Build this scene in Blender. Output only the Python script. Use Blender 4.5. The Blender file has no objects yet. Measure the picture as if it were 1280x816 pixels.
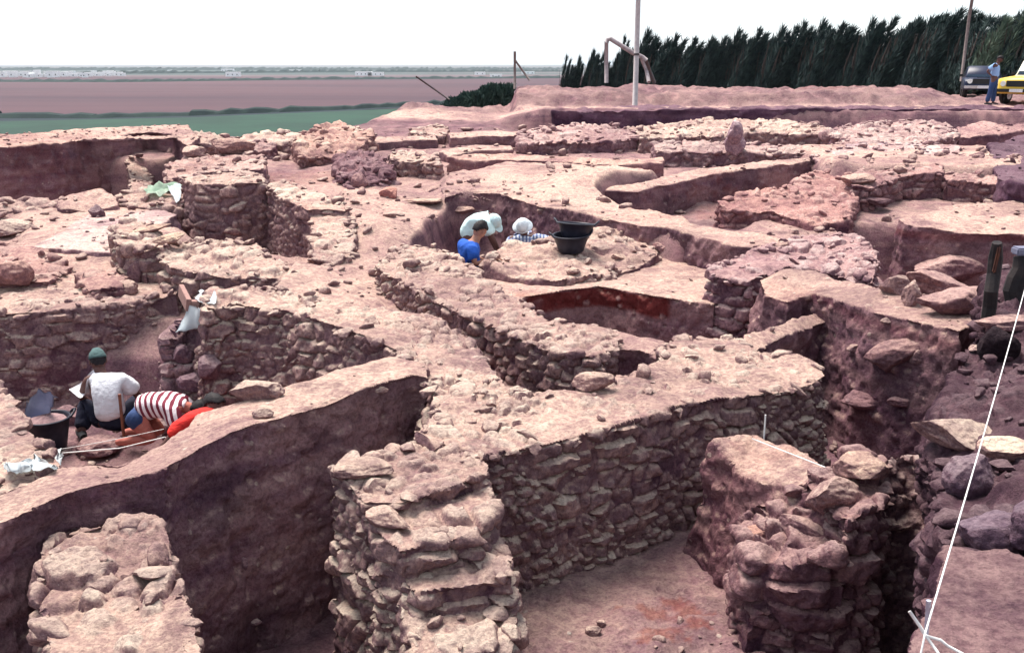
import bpy, bmesh, math, random
import numpy as np
from mathutils import Vector, Matrix
R = math.radians
sc = bpy.context.scene
C = sc.collection

# ------------------------------------------------------------------ camera
FPX = 1244.0; PITCH = R(14.8); EYE = 1.5          # 35 mm lens on a 36 mm slide, eye height above the spoil
cam_d = bpy.data.cameras.new('camera'); cam = bpy.data.objects.new('camera', cam_d); C.objects.link(cam)
cam_d.sensor_width = 36; cam_d.lens = 35.0; cam_d.clip_start = .1; cam_d.clip_end = 60000
cam.location = (0, 0, EYE); cam.rotation_euler = (R(90) - PITCH, 0, 0)
sc.camera = cam
sc.render.resolution_x = 1024; sc.render.resolution_y = 652

# ------------------------------------------------------------------ light
SUN_EL, SUN_AZ = R(66), R(-35)                    # azimuth from +Y (view direction) towards +X
w = bpy.data.worlds.new('World'); sc.world = w; w.use_nodes = True
nt = w.node_tree; bg = nt.nodes['Background']
sky = nt.nodes.new('ShaderNodeTexSky'); sky.sky_type = 'NISHITA'; sky.sun_disc = False
sky.sun_elevation = SUN_EL; sky.sun_rotation = SUN_AZ; sky.air_density = 1.0; sky.dust_density = 1.0; sky.altitude = 50
hs = nt.nodes.new('ShaderNodeHueSaturation'); hs.inputs['Saturation'].default_value = .95
nt.links.new(sky.outputs[0], hs.inputs['Color'])
nt.links.new(hs.outputs[0], bg.inputs['Color']); bg.inputs['Strength'].default_value = .085
veil = nt.nodes.new('ShaderNodeBackground'); veil.inputs['Color'].default_value = (.84, .92, 1.0, 1); veil.inputs['Strength'].default_value = .30   # thin high cloud
cn = nt.nodes.new('ShaderNodeTexNoise'); cn.inputs['Scale'].default_value = 1.6; cn.inputs['Detail'].default_value = 5
cm = nt.nodes.new('ShaderNodeMapRange'); nt.links.new(cn.outputs['Fac'], cm.inputs['Value'])
for k_, v_ in zip(('From Min', 'From Max', 'To Min', 'To Max'), (.35, .65, .72, .95)): cm.inputs[k_].default_value = v_
ms = nt.nodes.new('ShaderNodeMixShader'); nt.links.new(cm.outputs[0], ms.inputs[0]); nt.links.new(bg.outputs[0], ms.inputs[1]); nt.links.new(veil.outputs[0], ms.inputs[2])
nt.links.new(ms.outputs[0], nt.nodes['World Output'].inputs['Surface'])
sd = bpy.data.lights.new('sun', 'SUN'); sun = bpy.data.objects.new('sun', sd); C.objects.link(sun)
sd.energy = 2.2; sd.angle = R(32); sd.color = (1.0, .93, .85)
sdir = Vector((math.sin(SUN_AZ)*math.cos(SUN_EL), math.cos(SUN_AZ)*math.cos(SUN_EL), math.sin(SUN_EL)))
sun.rotation_euler = sdir.to_track_quat('Z', 'Y').to_euler(); sun.location = (0, 0, 30)
sc.view_settings.view_transform = 'Standard'; sc.view_settings.look = 'None'
sc.view_settings.exposure = 1.95; sc.view_settings.gamma = 1
sc.cycles.max_bounces = 5; sc.cycles.diffuse_bounces = 3; sc.cycles.volume_bounces = 1
sc.cycles.use_adaptive_sampling = True; sc.cycles.use_denoising = True

# ------------------------------------------------------------------ geometry helpers
CT, ST = math.cos(PITCH), math.sin(PITCH)
def ray(px, py):
    u = (px-640)/FPX; v = (408-py)/FPX
    return Vector((u, CT+v*ST, -ST+v*CT))
def at(px, py, z):                                 # point of the photograph at height z
    r = ray(px, py); t = (z-EYE)/r.z
    return Vector((r.x*t, r.y*t, z))
def ath(px, py, y):                                # point of the photograph at ground distance y
    r = ray(px, py); t = y/r.y
    return Vector((r.x*t, y, EYE+r.z*t))

def hsh(ix, iy, iz, seed):
    h = (ix.astype(np.uint32)*np.uint32(374761393) + iy.astype(np.uint32)*np.uint32(668265263)
         + iz.astype(np.uint32)*np.uint32(2147483647) + np.uint32((seed*1274126177) & 0xffffffff))
    h = (h ^ (h >> np.uint32(13)))*np.uint32(1274126177)
    h = (h ^ (h >> np.uint32(16)))*np.uint32(2246822519)
    h ^= h >> np.uint32(15)
    return h.astype(np.float32)*np.float32(1/4294967296)
def vnoise(p, seed=0):
    i = np.floor(p).astype(np.int64); f = (p-i).astype(np.float32); f = f*f*(3-2*f)
    out = 0
    for dx in (0, 1):
        wx = f[:, 0] if dx else 1-f[:, 0]
        for dy in (0, 1):
            wy = f[:, 1] if dy else 1-f[:, 1]
            for dz in (0, 1):
                wz = f[:, 2] if dz else 1-f[:, 2]
                out = out + wx*wy*wz*hsh(i[:, 0]+dx, i[:, 1]+dy, i[:, 2]+dz, seed)
    return out*2-1
def fbm(p, freq, oct=4, seed=0, gain=.5):
    a, s, out = 1.0, 0.0, 0
    for k in range(oct):
        out = out + a*vnoise(p*freq*(2.03**k)+17.3*k, seed+k*7); s += a; a *= gain
    return out/s
def voro(p, cell, seed, jit=.8, pw=2.6):           # squarish 3-D cells in running courses
    q = (p/np.array(cell)).astype(np.float32); cz = np.floor(q[:, 2]).astype(np.int64)
    n = len(q); F1 = np.full(n, 9., np.float32); F2 = F1.copy(); rid = np.zeros(n, np.float32)
    tl = np.zeros((n, 3), np.float32)
    for dz in (-1, 0, 1):
        iz = cz+dz; off = hsh(iz, iz, iz, seed+5)
        x = q[:, 0]+off*3; y = q[:, 1]+off*5
        ix0 = np.floor(x).astype(np.int64); iy0 = np.floor(y).astype(np.int64)
        for dx in (-1, 0, 1):
            for dy in (-1, 0, 1):
                ix, iy = ix0+dx, iy0+dy
                rx = hsh(ix, iy, iz, seed); ry = hsh(ix, iy, iz, seed+1); rz = hsh(ix, iy, iz, seed+2)
                ddx = ix+.5+jit*(rx-.5)-x; ddy = iy+.5+jit*(ry-.5)-y; ddz = iz+.5+.75*jit*(rz-.5)-q[:, 2]
                d = (np.abs(ddx)**pw+np.abs(ddy)**pw+np.abs(ddz)**pw)**(1/pw)
                d = d*(.86+.3*hsh(ix, iy, iz, seed+3))
                c = d < F1
                F2 = np.where(c, F1, np.minimum(F2, d))
                rid = np.where(c, hsh(ix, iy, iz, seed+4), rid)
                tl[:, 0] = np.where(c, ddx*(rz-.5), tl[:, 0]); tl[:, 1] = np.where(c, ddy*(rx-.5), tl[:, 1]); tl[:, 2] = np.where(c, ddz*(ry-.5), tl[:, 2])
                F1 = np.where(c, d, F1)
    return F1, F2, rid, tl.sum(1)
def sstep(a, b, x):
    t = np.clip((x-a)/(b-a), 0, 1); return t*t*(3-2*t)

def mesh_from(name, co, faces, st=None, smooth=True):
    """faces: list of int arrays (n,3) / (n,4)"""
    me = bpy.data.meshes.new(name)
    nl = sum(f.size for f in faces); nf = sum(len(f) for f in faces)
    me.vertices.add(len(co)); me.vertices.foreach_set('co', np.ascontiguousarray(co, np.float32).ravel())
    me.loops.add(nl); me.polygons.add(nf)
    me.loops.foreach_set('vertex_index', np.concatenate([f.ravel() for f in faces]).astype(np.int32))
    tot = np.concatenate([np.full(len(f), f.shape[1], np.int32) for f in faces])
    me.polygons.foreach_set('loop_start', (np.cumsum(tot)-tot).astype(np.int32))
    me.update(calc_edges=True)
    if smooth: me.polygons.foreach_set('use_smooth', np.ones(nf, bool))
    if st is not None:
        a = me.attributes.new('st', 'FLOAT_COLOR', 'POINT')
        s = np.ones((len(co), 4), np.float32); s[:, :st.shape[1]] = st
        a.data.foreach_set('color', s.ravel())
    return me
def obj(name, data, mat=None, parent=None):
    o = bpy.data.objects.new(name, data); C.objects.link(o)
    if mat is not None and data is not None:
        data.materials.clear(); data.materials.append(mat)
    if parent: o.parent = parent
    return o
def tag(o, label=None, cat=None, group=None, kind=None):
    if label: o['label'] = label
    if cat: o['category'] = cat
    if group: o['group'] = group
    if kind: o['kind'] = kind
    return o
def empty(name, loc, rz=0):
    o = bpy.data.objects.new(name, None); C.objects.link(o); o.location = loc; o.rotation_euler = (0, 0, rz); o.empty_display_size = .1
    return o
def bm_obj(name, bm, mat, parent=None, smooth=False):
    me = bpy.data.meshes.new(name); bm.normal_update(); bm.to_mesh(me); bm.free()
    if smooth: me.polygons.foreach_set('use_smooth', np.ones(len(me.polygons), bool))
    return obj(name, me, mat, parent)
def add_box(bm, c, s, rot=None, bev=0):
    r = bmesh.ops.create_cube(bm, size=1, matrix=Matrix.Translation(c) @ (rot.to_4x4() if rot else Matrix()) @ Matrix.Diagonal((*s, 1)))
    if bev:
        es = list({e for v in r['verts'] for e in v.link_edges})
        bmesh.ops.bevel(bm, geom=es, offset=bev, segments=2, affect='EDGES')
def add_tube(bm, pts, rad, n=8):
    pts = [Vector(p) for p in pts]; rad = rad if hasattr(rad, '__len__') else [rad]*len(pts)
    rings = []; a = None
    for i, p in enumerate(pts):
        d = (pts[min(i+1, len(pts)-1)]-pts[max(i-1, 0)]).normalized()
        if a is None: a = d.cross(Vector((0, 0, 1)) if abs(d.z) < .9 else Vector((0, 1, 0)))
        a = (a-d*a.dot(d)).normalized(); b = d.cross(a)
        rings.append([bm.verts.new(p+(a*math.cos(2*math.pi*k/n)+b*math.sin(2*math.pi*k/n))*rad[i]) for k in range(n)])
    for r0, r1 in zip(rings, rings[1:]):
        for k in range(n): bm.faces.new((r0[k], r0[(k+1) % n], r1[(k+1) % n], r1[k]))
    bm.faces.new(rings[0]); bm.faces.new(rings[-1][::-1])
def add_lathe(bm, prof, n=28, c=(0, 0, 0)):
    rings = [[bm.verts.new((c[0]+r*math.cos(2*math.pi*k/n), c[1]+r*math.sin(2*math.pi*k/n), c[2]+z)) for k in range(n)] for r, z in prof]
    for r0, r1 in zip(rings, rings[1:]):
        for k in range(n): bm.faces.new((r0[k], r0[(k+1) % n], r1[(k+1) % n], r1[k]))
    bm.faces.new(rings[0][::-1]); bm.faces.new(rings[-1])

# ------------------------------------------------------------------ materials
class N:
    def __init__(s, name, rough=.9):
        s.m = bpy.data.materials.new(name); s.m.use_nodes = True; s.t = s.m.node_tree
        s.b = s.t.nodes['Principled BSDF']; s.b.inputs['Roughness'].default_value = rough
        s.b.inputs['Specular IOR Level'].default_value = .25
    def n(s, typ, **kw):
        x = s.t.nodes.new(typ)
        for k, v in kw.items(): setattr(x, k, v)
        return x
    def l(s, a, b): s.t.links.new(a, b)
    def noise(s, vec, scale, detail=4, rough=.6):
        x = s.n('ShaderNodeTexNoise'); x.inputs['Scale'].default_value = scale; x.inputs['Detail'].default_value = detail; x.inputs['Roughness'].default_value = rough
        if vec is not None: s.l(vec, x.inputs['Vector'])
        return x.outputs['Fac']
    def rng(s, v, a, b, c=0., d=1.):
        x = s.n('ShaderNodeMapRange'); x.interpolation_type = 'SMOOTHSTEP'
        s.l(v, x.inputs['Value'])
        for k, q in zip(('From Min', 'From Max', 'To Min', 'To Max'), (a, b, c, d)): x.inputs[k].default_value = q
        return x.outputs['Result']
    def mix(s, f, a, b, mode='MIX'):
        x = s.n('ShaderNodeMix', data_type='RGBA', blend_type=mode)
        for sock, v in ((x.inputs[0], f), (x.inputs[6], a), (x.inputs[7], b)):
            if isinstance(v, (int, float)): sock.default_value = v
            elif isinstance(v, tuple): sock.default_value = (*v, 1)
            else: s.l(v, sock)
        return x.outputs[2]
    def math(s, op, a, b=None, clamp=False):
        x = s.n('ShaderNodeMath', operation=op, use_clamp=clamp)
        for sock, v in zip(x.inputs, (a, b)):
            if v is None: continue
            if isinstance(v, (int, float)): sock.default_value = v
            else: s.l(v, sock)
        return x.outputs[0]
    def bump(s, h, strength, dist):
        x = s.n('ShaderNodeBump'); x.inputs['Strength'].default_value = strength; x.inputs['Distance'].default_value = dist
        s.l(h, x.inputs['Height']); s.l(x.outputs[0], s.b.inputs['Normal'])
    def col(s, c): s.l(c, s.b.inputs['Base Color']) if not isinstance(c, tuple) else setattr(s.b.inputs['Base Color'], 'default_value', (*c, 1))

def make_dig():
    s = N('excavated_earth_and_stone', .95); s.b.inputs['Specular IOR Level'].default_value = .12
    pos = s.n('ShaderNodeNewGeometry').outputs['Position']
    nz = s.n('ShaderNodeSeparateXYZ'); s.l(s.n('ShaderNodeNewGeometry').outputs['Normal'], nz.inputs[0])
    at_ = s.n('ShaderNodeAttribute', attribute_name='st'); sep = s.n('ShaderNodeSeparateColor'); s.l(at_.outputs['Color'], sep.inputs[0])
    tint, soil, red = sep.outputs
    oi = s.n('ShaderNodeObjectInfo')
    big = s.noise(pos, .55, 4); mid = s.noise(pos, 2.6, 6, .65); fine = s.noise(pos, 14, 7, .72); grain = s.noise(pos, 75, 3, .7)
    mp = s.n('ShaderNodeMapping'); mp.inputs['Scale'].default_value = (.5, .5, 5); s.l(pos, mp.inputs[0])
    strata = s.noise(mp.outputs[0], 1.3, 6, .6)
    # soil
    e = s.mix(s.rng(big, .3, .7), (.150, .068, .100), (.275, .150, .160))
    e = s.mix(s.math('MULTIPLY', s.rng(strata, .45, .68), .75), e, (.33, .20, .20))
    e = s.mix(s.math('MULTIPLY', s.rng(strata, .50, .30), .6), e, (.090, .040, .076))
    e = s.mix(s.math('MULTIPLY', s.rng(fine, .35, .75), .6), e, (.245, .155, .16))
    e = s.mix(s.math('MULTIPLY', s.rng(grain, .45, .3), .35), e, (.05, .028, .045))
    e = s.mix(s.math('MULTIPLY', s.rng(mid, .56, .70), .55), e, (.33, .215, .205)); e = s.mix(s.math('MULTIPLY', s.rng(mid, .44, .33), .5), e, (.075, .035, .055))
    vo = s.n('ShaderNodeTexVoronoi'); vo.inputs['Scale'].default_value = 11; s.l(pos, vo.inputs['Vector'])
    vsep = s.n('ShaderNodeSeparateColor'); s.l(vo.outputs['Color'], vsep.inputs[0])
    pebble = s.math('MULTIPLY', s.rng(vo.outputs['Distance'], .24, .16), s.rng(vsep.outputs[0], .80, .84)); pebble = s.math('MULTIPLY', pebble, s.rng(mid, .45, .6))
    e = s.mix(pebble, e, (.43, .33, .29))
    e = s.mix(1.0, e, s.mix(s.rng(tint, .15, .85), (.62, .60, .66), (1.12, 1.1, 1.08)), 'MULTIPLY')
    e = s.mix(red, e, s.mix(fine, (.13, .020, .022), (.19, .042, .038)))
    # stone
    k = s.mix(tint, (.215, .118, .128), (.45, .285, .255))
    k = s.mix(s.math('MULTIPLY', s.rng(mid, .4, .7), .5), k, (.35, .22, .205))
    k = s.mix(s.rng(fine, .62, .40, 0, .55), k, (.100, .052, .084))
    k = s.mix(s.rng(grain, .6, .75, 0, .35), k, (.55, .46, .40))
    c = s.mix(soil, k, e)
    # dried pale dust in patches on what faces up, painting in extra top-light contrast
    up = s.rng(nz.outputs[2], .35, .92); dm = s.math('MULTIPLY', up, s.rng(s.math('ADD', mid, s.math('MULTIPLY', fine, .5)), .44, .86, .22, 1.))
    dm = s.math('MULTIPLY', dm, s.rng(big, .36, .56, .55, 1.))
    dust = s.mix(big, (.53, .345, .285), (.69, .53, .415)); dust = s.mix(s.math('MULTIPLY', s.rng(fine, .6, .4), .6), dust, (.37, .232, .212))
    dust = s.mix(pebble, dust, (.62, .53, .45)); dust = s.mix(s.math('MULTIPLY', tint, s.math('SUBTRACT', .7, soil, True)), dust, (.68, .59, .48))
    dust = s.mix(s.math('MULTIPLY', red, .55), dust, (.42, .16, .12))
    c = s.mix(s.math('MULTIPLY', dm, at_.outputs['Alpha']), c, dust)
    gr2 = s.noise(pos, 38, 6, .75)
    c = s.mix(1.0, c, s.mix(s.rng(gr2, .36, .58), (.68, .63, .66), (1.06, 1.04, 1.03)), 'MULTIPLY')
    c = s.mix(s.rng(grain, .66, .74, 0, .30), c, (.62, .54, .47))
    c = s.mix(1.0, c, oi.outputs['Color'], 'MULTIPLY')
    s.col(c)
    h = s.math('ADD', s.math('MULTIPLY', fine, 1.0), s.math('MULTIPLY', grain, .35)); h = s.math('ADD', h, s.math('MULTIPLY', pebble, .35))
    h = s.math('ADD', h, s.math('MULTIPLY', gr2, .8)); s.bump(h, .95, .034)
    return s.m
DIG = make_dig()

def simple(name, c, rough=.7, c2=None, scale=20, bump=0, metal=0):
    s = N(name, rough); s.b.inputs['Metallic'].default_value = metal
    co = s.n('ShaderNodeTexCoord').outputs['Object']; nn = s.noise(co, scale, 5, .65)
    s.col(s.mix(s.rng(nn, .35, .7), c, c2 if c2 else tuple(q*.78 for q in c)))
    if bump: s.bump(nn, .5, bump)
    return s.m

# ------------------------------------------------------------------ ground of the dig
def P(*a):                                          # px,py,z triples -> world points
    return [at(*t) for t in a]
def inside(poly, x, y):
    r = np.zeros(x.shape, bool); n = len(poly)
    for i in range(n):
        x0, y0 = poly[i][0], poly[i][1]; x1, y1 = poly[(i+1) % n][0], poly[(i+1) % n][1]
        if y0 == y1: continue
        c = ((y0 > y) != (y1 > y)) & (x < (x1-x0)*(y-y0)/(y1-y0)+x0); r ^= c
    return r
def segdist(poly, x, y, closed=True):
    d = np.full(x.shape, 1e9); n = len(poly)
    for i in range(n if closed else n-1):
        ax, ay = poly[i][0], poly[i][1]; bx, by = poly[(i+1) % n][0]-ax, poly[(i+1) % n][1]-ay
        t = np.clip(((x-ax)*bx+(y-ay)*by)/max(bx*bx+by*by, 1e-9), 0, 1)
        d = np.minimum(d, np.hypot(x-ax-t*bx, y-ay-t*by))
    return d
MESA = [(-40, -60), (-40, 24), (-14, 27), (-9, 28), (-5.2, 33), (-3.2, 39), (-.6, 41.5), (-.3, 46), (5, 120), (120, 120), (120, -60)]
ROOMS = [  # (slope width m, points)  later ones cut or fill over earlier ones
    (.05, P((590,700,-1.9),(640,640,-1.9),(860,560,-1.9),(940,600,-1.9),(950,700,-1.9),(980,980,-1.9),(600,980,-1.9))),
    (.10, P((1035,600,-2.9),(1190,600,-2.9),(1160,980,-2.9),(1000,980,-2.9))),
    (.15, P((940,545,-2.0),(1235,545,-2.0),(1210,650,-2.0),(1000,650,-2.0))),
    (.25, P((370,335,-.95),(470,335,-1.0),(520,400,-1.15),(620,440,-1.4),(730,500,-1.55),(600,500,-1.4),(440,380,-1.0),(330,365,-.9))),
    (.3, P((430,240,-.75),(560,235,-.75),(560,300,-1.15),(600,330,-1.3),(520,300,-1.05),(480,335,-1.1),(400,335,-1.1),(430,300,-1.0))),
    (.12, [Vector(q) for q in ((-1.15,12.4,-1.8),(-.4,12.6,-1.8),(.6,14.3,-1.8),(1.9,14.6,-1.8),(1.5,15.8,-1.8),(-.9,18,-1.8),(-1.3,14.5,-1.8))]),
    (.12, P((560,394,-1.85),(940,394,-1.85),(880,510,-1.85),(740,510,-1.85))),
    (.06, P((720,508,-1.6),(832,508,-1.6),(842,552,-1.6),(700,552,-1.6))),
    (.25, P((1325,330,-.22),(1600,330,-.22),(2600,352,-.22),(2600,760,-.22),(1440,720,-.22),(1430,560,-.22),(1370,450,-.22))),
    # plateau beyond the long balk
    (.3, P((560,215,-.65),(640,200,-.6),(760,205,-.55),(830,215,-.55),(850,245,-.7),(860,285,-.7),(720,262,-.7),(630,238,-.7),(560,240,-.72))),
    (.05, P((762,279,-1.3),(830,262,-1.3),(1000,250,-1.3),(905,300,-1.3),(885,318,-1.3),(800,305,-1.3))),
    (.1, P((1062,352,-2.1),(1270,352,-2.1),(1240,420,-2.1),(1130,425,-2.1),(1100,400,-2.1))),
    (.2, P((1000,180,-.35),(1280,180,-.35),(1280,206,-.45),(1050,206,-.45))),
    # left half
    (.3, P((-250,250,-1.75),(245,250,-1.75),(232,304,-1.75),(-250,308,-1.75))),
    (.15, P((30,262,-1.05),(225,245,-1.0),(225,330,-1.05),(140,325,-1.05),(30,320,-1.05))),
    (.15, P((0,320,-1.05),(140,322,-1.05),(150,380,-1.25),(0,392,-1.25),(-150,392,-1.25),(-150,300,-1.1))),
    (.1, P((222,298,-1.75),(335,298,-1.75),(408,338,-1.6),(380,346,-1.6),(300,345,-1.75),(222,330,-1.75))),
    (.1, P((-300,504,-2.28),(262,504,-2.28),(330,545,-2.28),(200,700,-2.28),(-300,740,-2.28))),
    (.1, P((-300,760,-2.4),(560,740,-2.4),(560,1100,-2.4),(-300,1100,-2.4))),
]
DUSTY = {-1.9: .5, -1.85: .12, -1.3: .3, -2.1: 0, -2.28: .2, -1.8: .1, -2.9: 0, -2.0: .1, -.95: 1, -.75: .9, -1.75: .25, -1.2: 1, -1.8: .1, -1.6: .2, -.65: 1.15, -1.15: .3, -1.0: .9, -2.3: .12, -2.4: .05, -1.7: .2, -1.05: .95, -.35: 1.1}
def base_h(y):
    return np.interp(y, [0, 10.3, 11.5, 15, 18, 24, 30, 33.7, 34.2, 36.9, 37.6, 39.5, 43, 60, 100], [-2.4, -2.3, -1.45, -1.25, -1.1, -.85, -.85, -.85, -.02, .02, .38, .5, .45, -1, -5])
def plane_fit(pts):
    A = np.array([[p[0], p[1], 1] for p in pts]); b = np.array([p[2] for p in pts])
    return np.linalg.lstsq(A, b, rcond=None)[0]
def height(x, y, dusty=False):
    p = np.stack([x, y, np.zeros_like(x)], 1)
    xw = x+fbm(p, .9, 3, 3)*.10; yw = y+fbm(p, .9, 3, 9)*.10
    z = base_h(yw); du = np.interp(yw, [0, 10, 11.5, 20, 26, 33, 34.3, 34.8, 36.2, 37], [.12, .15, .6, .7, .4, .1, .15, .95, .9, .3])
    left = np.where(y > 36, sstep(.25, -.1, x), sstep(1.2, -1.0, x))                     # the bank and the road stop at the left
    z = z*(1-left)+np.interp(yw, [0, 10.3, 11.5, 15, 18, 24, 33.9, 36.5, 42, 60], [-2.4, -2.3, -1.45, -1.25, -1.1, -.8, -.45, -.25, -.2, -3])*left
    r = sstep(14.8, 16.4, x-(y-36)*.35)            # and the road runs on flat past the cars
    z = np.where(y > 35.5, z*(1-r)+np.interp(y, [48, 100], [.02, -4])*r, z)
    z = z+sstep(1.5, 6, x)*sstep(33.6, 31, y)*sstep(26, 31, y)*.06
    for soft, pts in ROOMS:
        soft = max(soft, .02*pts[0].y); a, b, c = plane_fit(pts); zz = a*x+b*y+c
        d = segdist(pts, xw, yw); ins = inside(pts, xw, yw); sd_ = np.where(ins, d, -d)
        m = sstep(-soft, soft*.2, sd_); z = z*(1-m)+zz*m; du = du*(1-m)+DUSTY.get(round(pts[0].z, 2), .8)*m
    # heaps and hummocks
    for hx, hy, hr, hh in HUMPS:
        z = z+hh*np.exp(-((x-hx)**2+(y-hy)**2)/(hr*hr))
    far = sstep(14, 30, y)
    z = z+fbm(p, .35, 3, 21)*(.04+.07*far)+fbm(p, 1.7, 5, 31)*(.045+.03*far)+np.maximum(fbm(p, 6, 4, 41), 0)*.05+sstep(11, 8, y)*fbm(p, 11, 4, 43)*.022+sstep(36.2, 37.2, y)*sstep(60, 42, y)*(np.abs(fbm(p, 1.3, 5, 55))-.15)*.30
    d = segdist(MESA, x, y); out = ~inside(MESA, x, y)
    z = np.where(out, np.maximum(z-.5*d, -20.5), z)
    return (z, du) if dusty else z
HUMPS = []
def hump(px, py, z, r, h):
    q = at(px, py, z); HUMPS.append((q.x, q.y, r, h))
hump(760, 128, .1, 1.0, .12); hump(690, 122, .2, 1.2, .15); hump(800, 118, .3, 1.0, .25); hump(745,217,-.5,.8,.22); hump(690,236,-.6,.5,.1)
hump(1180,110,.3,1.5,.1); hump(660,118,.2,1.0,.12); hump(500,142,-.3,2.0,.25); hump(200,175,-.6,1.5,.6); hump(540,290,-1.1,.5,.12)
hump(470,300,-1.1,.6,.2); hump(860,262,-1.3,.5,.3); hump(1000,262,-1.3,.8,.35)

EDGE_RED = P((655,370,-1.2),(750,357,-1.15),(826,371,-1.15))
def red_mask(co):
    x, y, z = co[:, 0], co[:, 1], co[:, 2]
    m = sstep(.16, .07, segdist(EDGE_RED, x, y, False))*sstep(-1.42, -1.36, z+.05*fbm(co, 3, 3, 5))*sstep(-1.15, -1.19, z)
    for px, py, zz, rr in ((830,775,-1.9,.28),(395,322,-1.4,.45),(20,225,-1.2,2.2),(830,290,-1.0,.7),(1040,118,.3,1.6),(960,555,-1.0,.22),(240,205,-.6,.8),(930,250,-1.,.9),(385,210,-.7,1.2)):
        q = at(px, py, zz); d = np.hypot(x-q.x, y-q.y)
        m = np.maximum(m, (.75 if px == 830 and py == 775 else .3)*sstep(rr*1.15, rr*.8, d+rr*1.1*fbm(co, 2.6/max(rr, .3), 5, 8, .65))*sstep(-.35, .0, fbm(co, 9, 4, 18)))
    return m

nr, nc = 1050, 860
hh = 1.7*(150/1.7)**(np.linspace(0, 1, nr)**1.0); aa = np.radians(np.linspace(-50, 50, nc))
HH, AA = np.meshgrid(hh, aa, indexing='ij'); gx = (HH*np.sin(AA)).ravel(); gy = (HH*np.cos(AA)).ravel()
gz, gdu = height(gx, gy, True); gco = np.stack([gx, gy, gz], 1)
fb = fbm(gco, 4, 4, 77)
st = np.stack([np.clip(.6+fb*1.3-.35*sstep(35.5, 37, gy)-.3*sstep(30, 32, gy)*sstep(34.5, 34, gy), 0, 1), np.ones_like(gx), red_mask(gco), gdu], 1)
idx = np.arange(nr*nc).reshape(nr, nc)
q = np.stack([idx[:-1, :-1], idx[:-1, 1:], idx[1:, 1:], idx[1:, :-1]], -1).reshape(-1, 4)
ground = tag(obj('ground', mesh_from('ground', gco, [q], st), DIG), kind='structure')
def hz(x, y): return float(height(np.array([float(x)]), np.array([float(y)]))[0])

# ------------------------------------------------------------------ rock shapes
rng = np.random.default_rng(5); random.seed(5)
def ico(sub):
    bm = bmesh.new(); bmesh.ops.create_icosphere(bm, subdivisions=sub, radius=1)
    co = np.array([v.co[:] for v in bm.verts]); f = np.array([[v.index for v in t.verts] for t in bm.faces]); bm.free(); return co, f
def rock(sub, seed):
    co, f = ico(sub); r = np.random.default_rng(seed)
    for _ in range(12):                             # planes chip a lump into a fieldstone
        n = r.normal(size=3); n /= np.linalg.norm(n); d = r.uniform(.45, .8)
        s = co@n-d; co = co-np.outer(np.maximum(s, 0)*.97, n)
    nn = co/np.linalg.norm(co, axis=1)[:, None]
    co = co+nn*(fbm(co+seed, 1.5, 4, seed)*.14+(fbm(co+seed, 7, 2, seed+3)*.05 if sub > 2 else 0))[:, None]
    return co, f
ROCK2 = [rock(2, s) for s in range(14)]; ROCK3 = [rock(3, 50+s) for s in range(8)]
def rotm(r, flat=.35):
    return np.array(Matrix.Rotation(r.uniform(0, 6.28), 3, 'Z') @ Matrix.Rotation(r.normal()*flat, 3, 'X') @ Matrix.Rotation(r.normal()*flat, 3, 'Y'))
def rocks_at(pts, sizes, lib, seed, flat=.3, zs=.62):
    r = np.random.default_rng(seed); cs, fs, ts = [], [], []; o = 0
    for p, s in zip(pts, sizes):
        c, f = lib[r.integers(len(lib))]
        c = (c*np.array([s*r.uniform(.85, 1.35), s*r.uniform(.7, 1.1), s*zs*r.uniform(.75, 1.2)]))@rotm(r, flat).T+p
        cs.append(c); fs.append(f+o); o += len(c); ts.append(np.full(len(c), r.uniform(0, 1)))
    return np.concatenate(cs), np.concatenate(fs), np.concatenate(ts)

# ------------------------------------------------------------------ walls and balks
WALLS = []
def remesh(shells, vox, blobs=()):
    bm = bmesh.new()
    for top, zb, batter in shells:
        top = [Vector(p) for p in top]
        area = sum(a.x*b.y-b.x*a.y for a, b in zip(top, top[1:]+top[:1]))
        if area < 0: top = top[::-1]
        n = len(top); bot = []
        for i, p in enumerate(top):
            e = (top[(i+1) % n]-top[i-1]); o = Vector((e.y, -e.x, 0)).normalized()
            b = p+o*batter*max(p.z-zb, 0); b.z = zb; bot.append(b)
        tv = [bm.verts.new(p) for p in top]; bv = [bm.verts.new(p) for p in bot]
        bm.faces.new(tv); bm.faces.new(bv[::-1])
        for i in range(n): j = (i+1) % n; bm.faces.new((tv[j], tv[i], bv[i], bv[j]))
    for p, s in blobs:
        bmesh.ops.create_icosphere(bm, subdivisions=1, radius=1, matrix=Matrix.Translation(p) @ Matrix.Diagonal((s[0], s[1], s[2], 1)))
    bmesh.ops.triangulate(bm, faces=[f for f in bm.faces if len(f.verts) > 4])
    me = bpy.data.meshes.new('t'); bm.to_mesh(me); bm.free()
    o = bpy.data.objects.new('t', me); C.objects.link(o)
    m = o.modifiers.new('r', 'REMESH'); m.mode = 'VOXEL'; m.voxel_size = vox
    dg = bpy.context.evaluated_depsgraph_get(); ev = o.evaluated_get(dg); e = ev.to_mesh()
    co = np.empty(len(e.vertices)*3, np.float32); e.vertices.foreach_get('co', co)
    no = np.empty(len(e.vertices)*3, np.float32); e.vertex_normals.foreach_get('vector', no)
    lt = np.empty(len(e.polygons), np.int32); e.polygons.foreach_get('loop_total', lt)
    vi = np.empty(len(e.loops), np.int32); e.loops.foreach_get('vertex_index', vi)
    ev.to_mesh_clear(); bpy.data.objects.remove(o); bpy.data.meshes.remove(me)
    assert (lt == 4).all()
    return co.reshape(-1, 3), no.reshape(-1, 3), vi.reshape(-1, 4)
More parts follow.
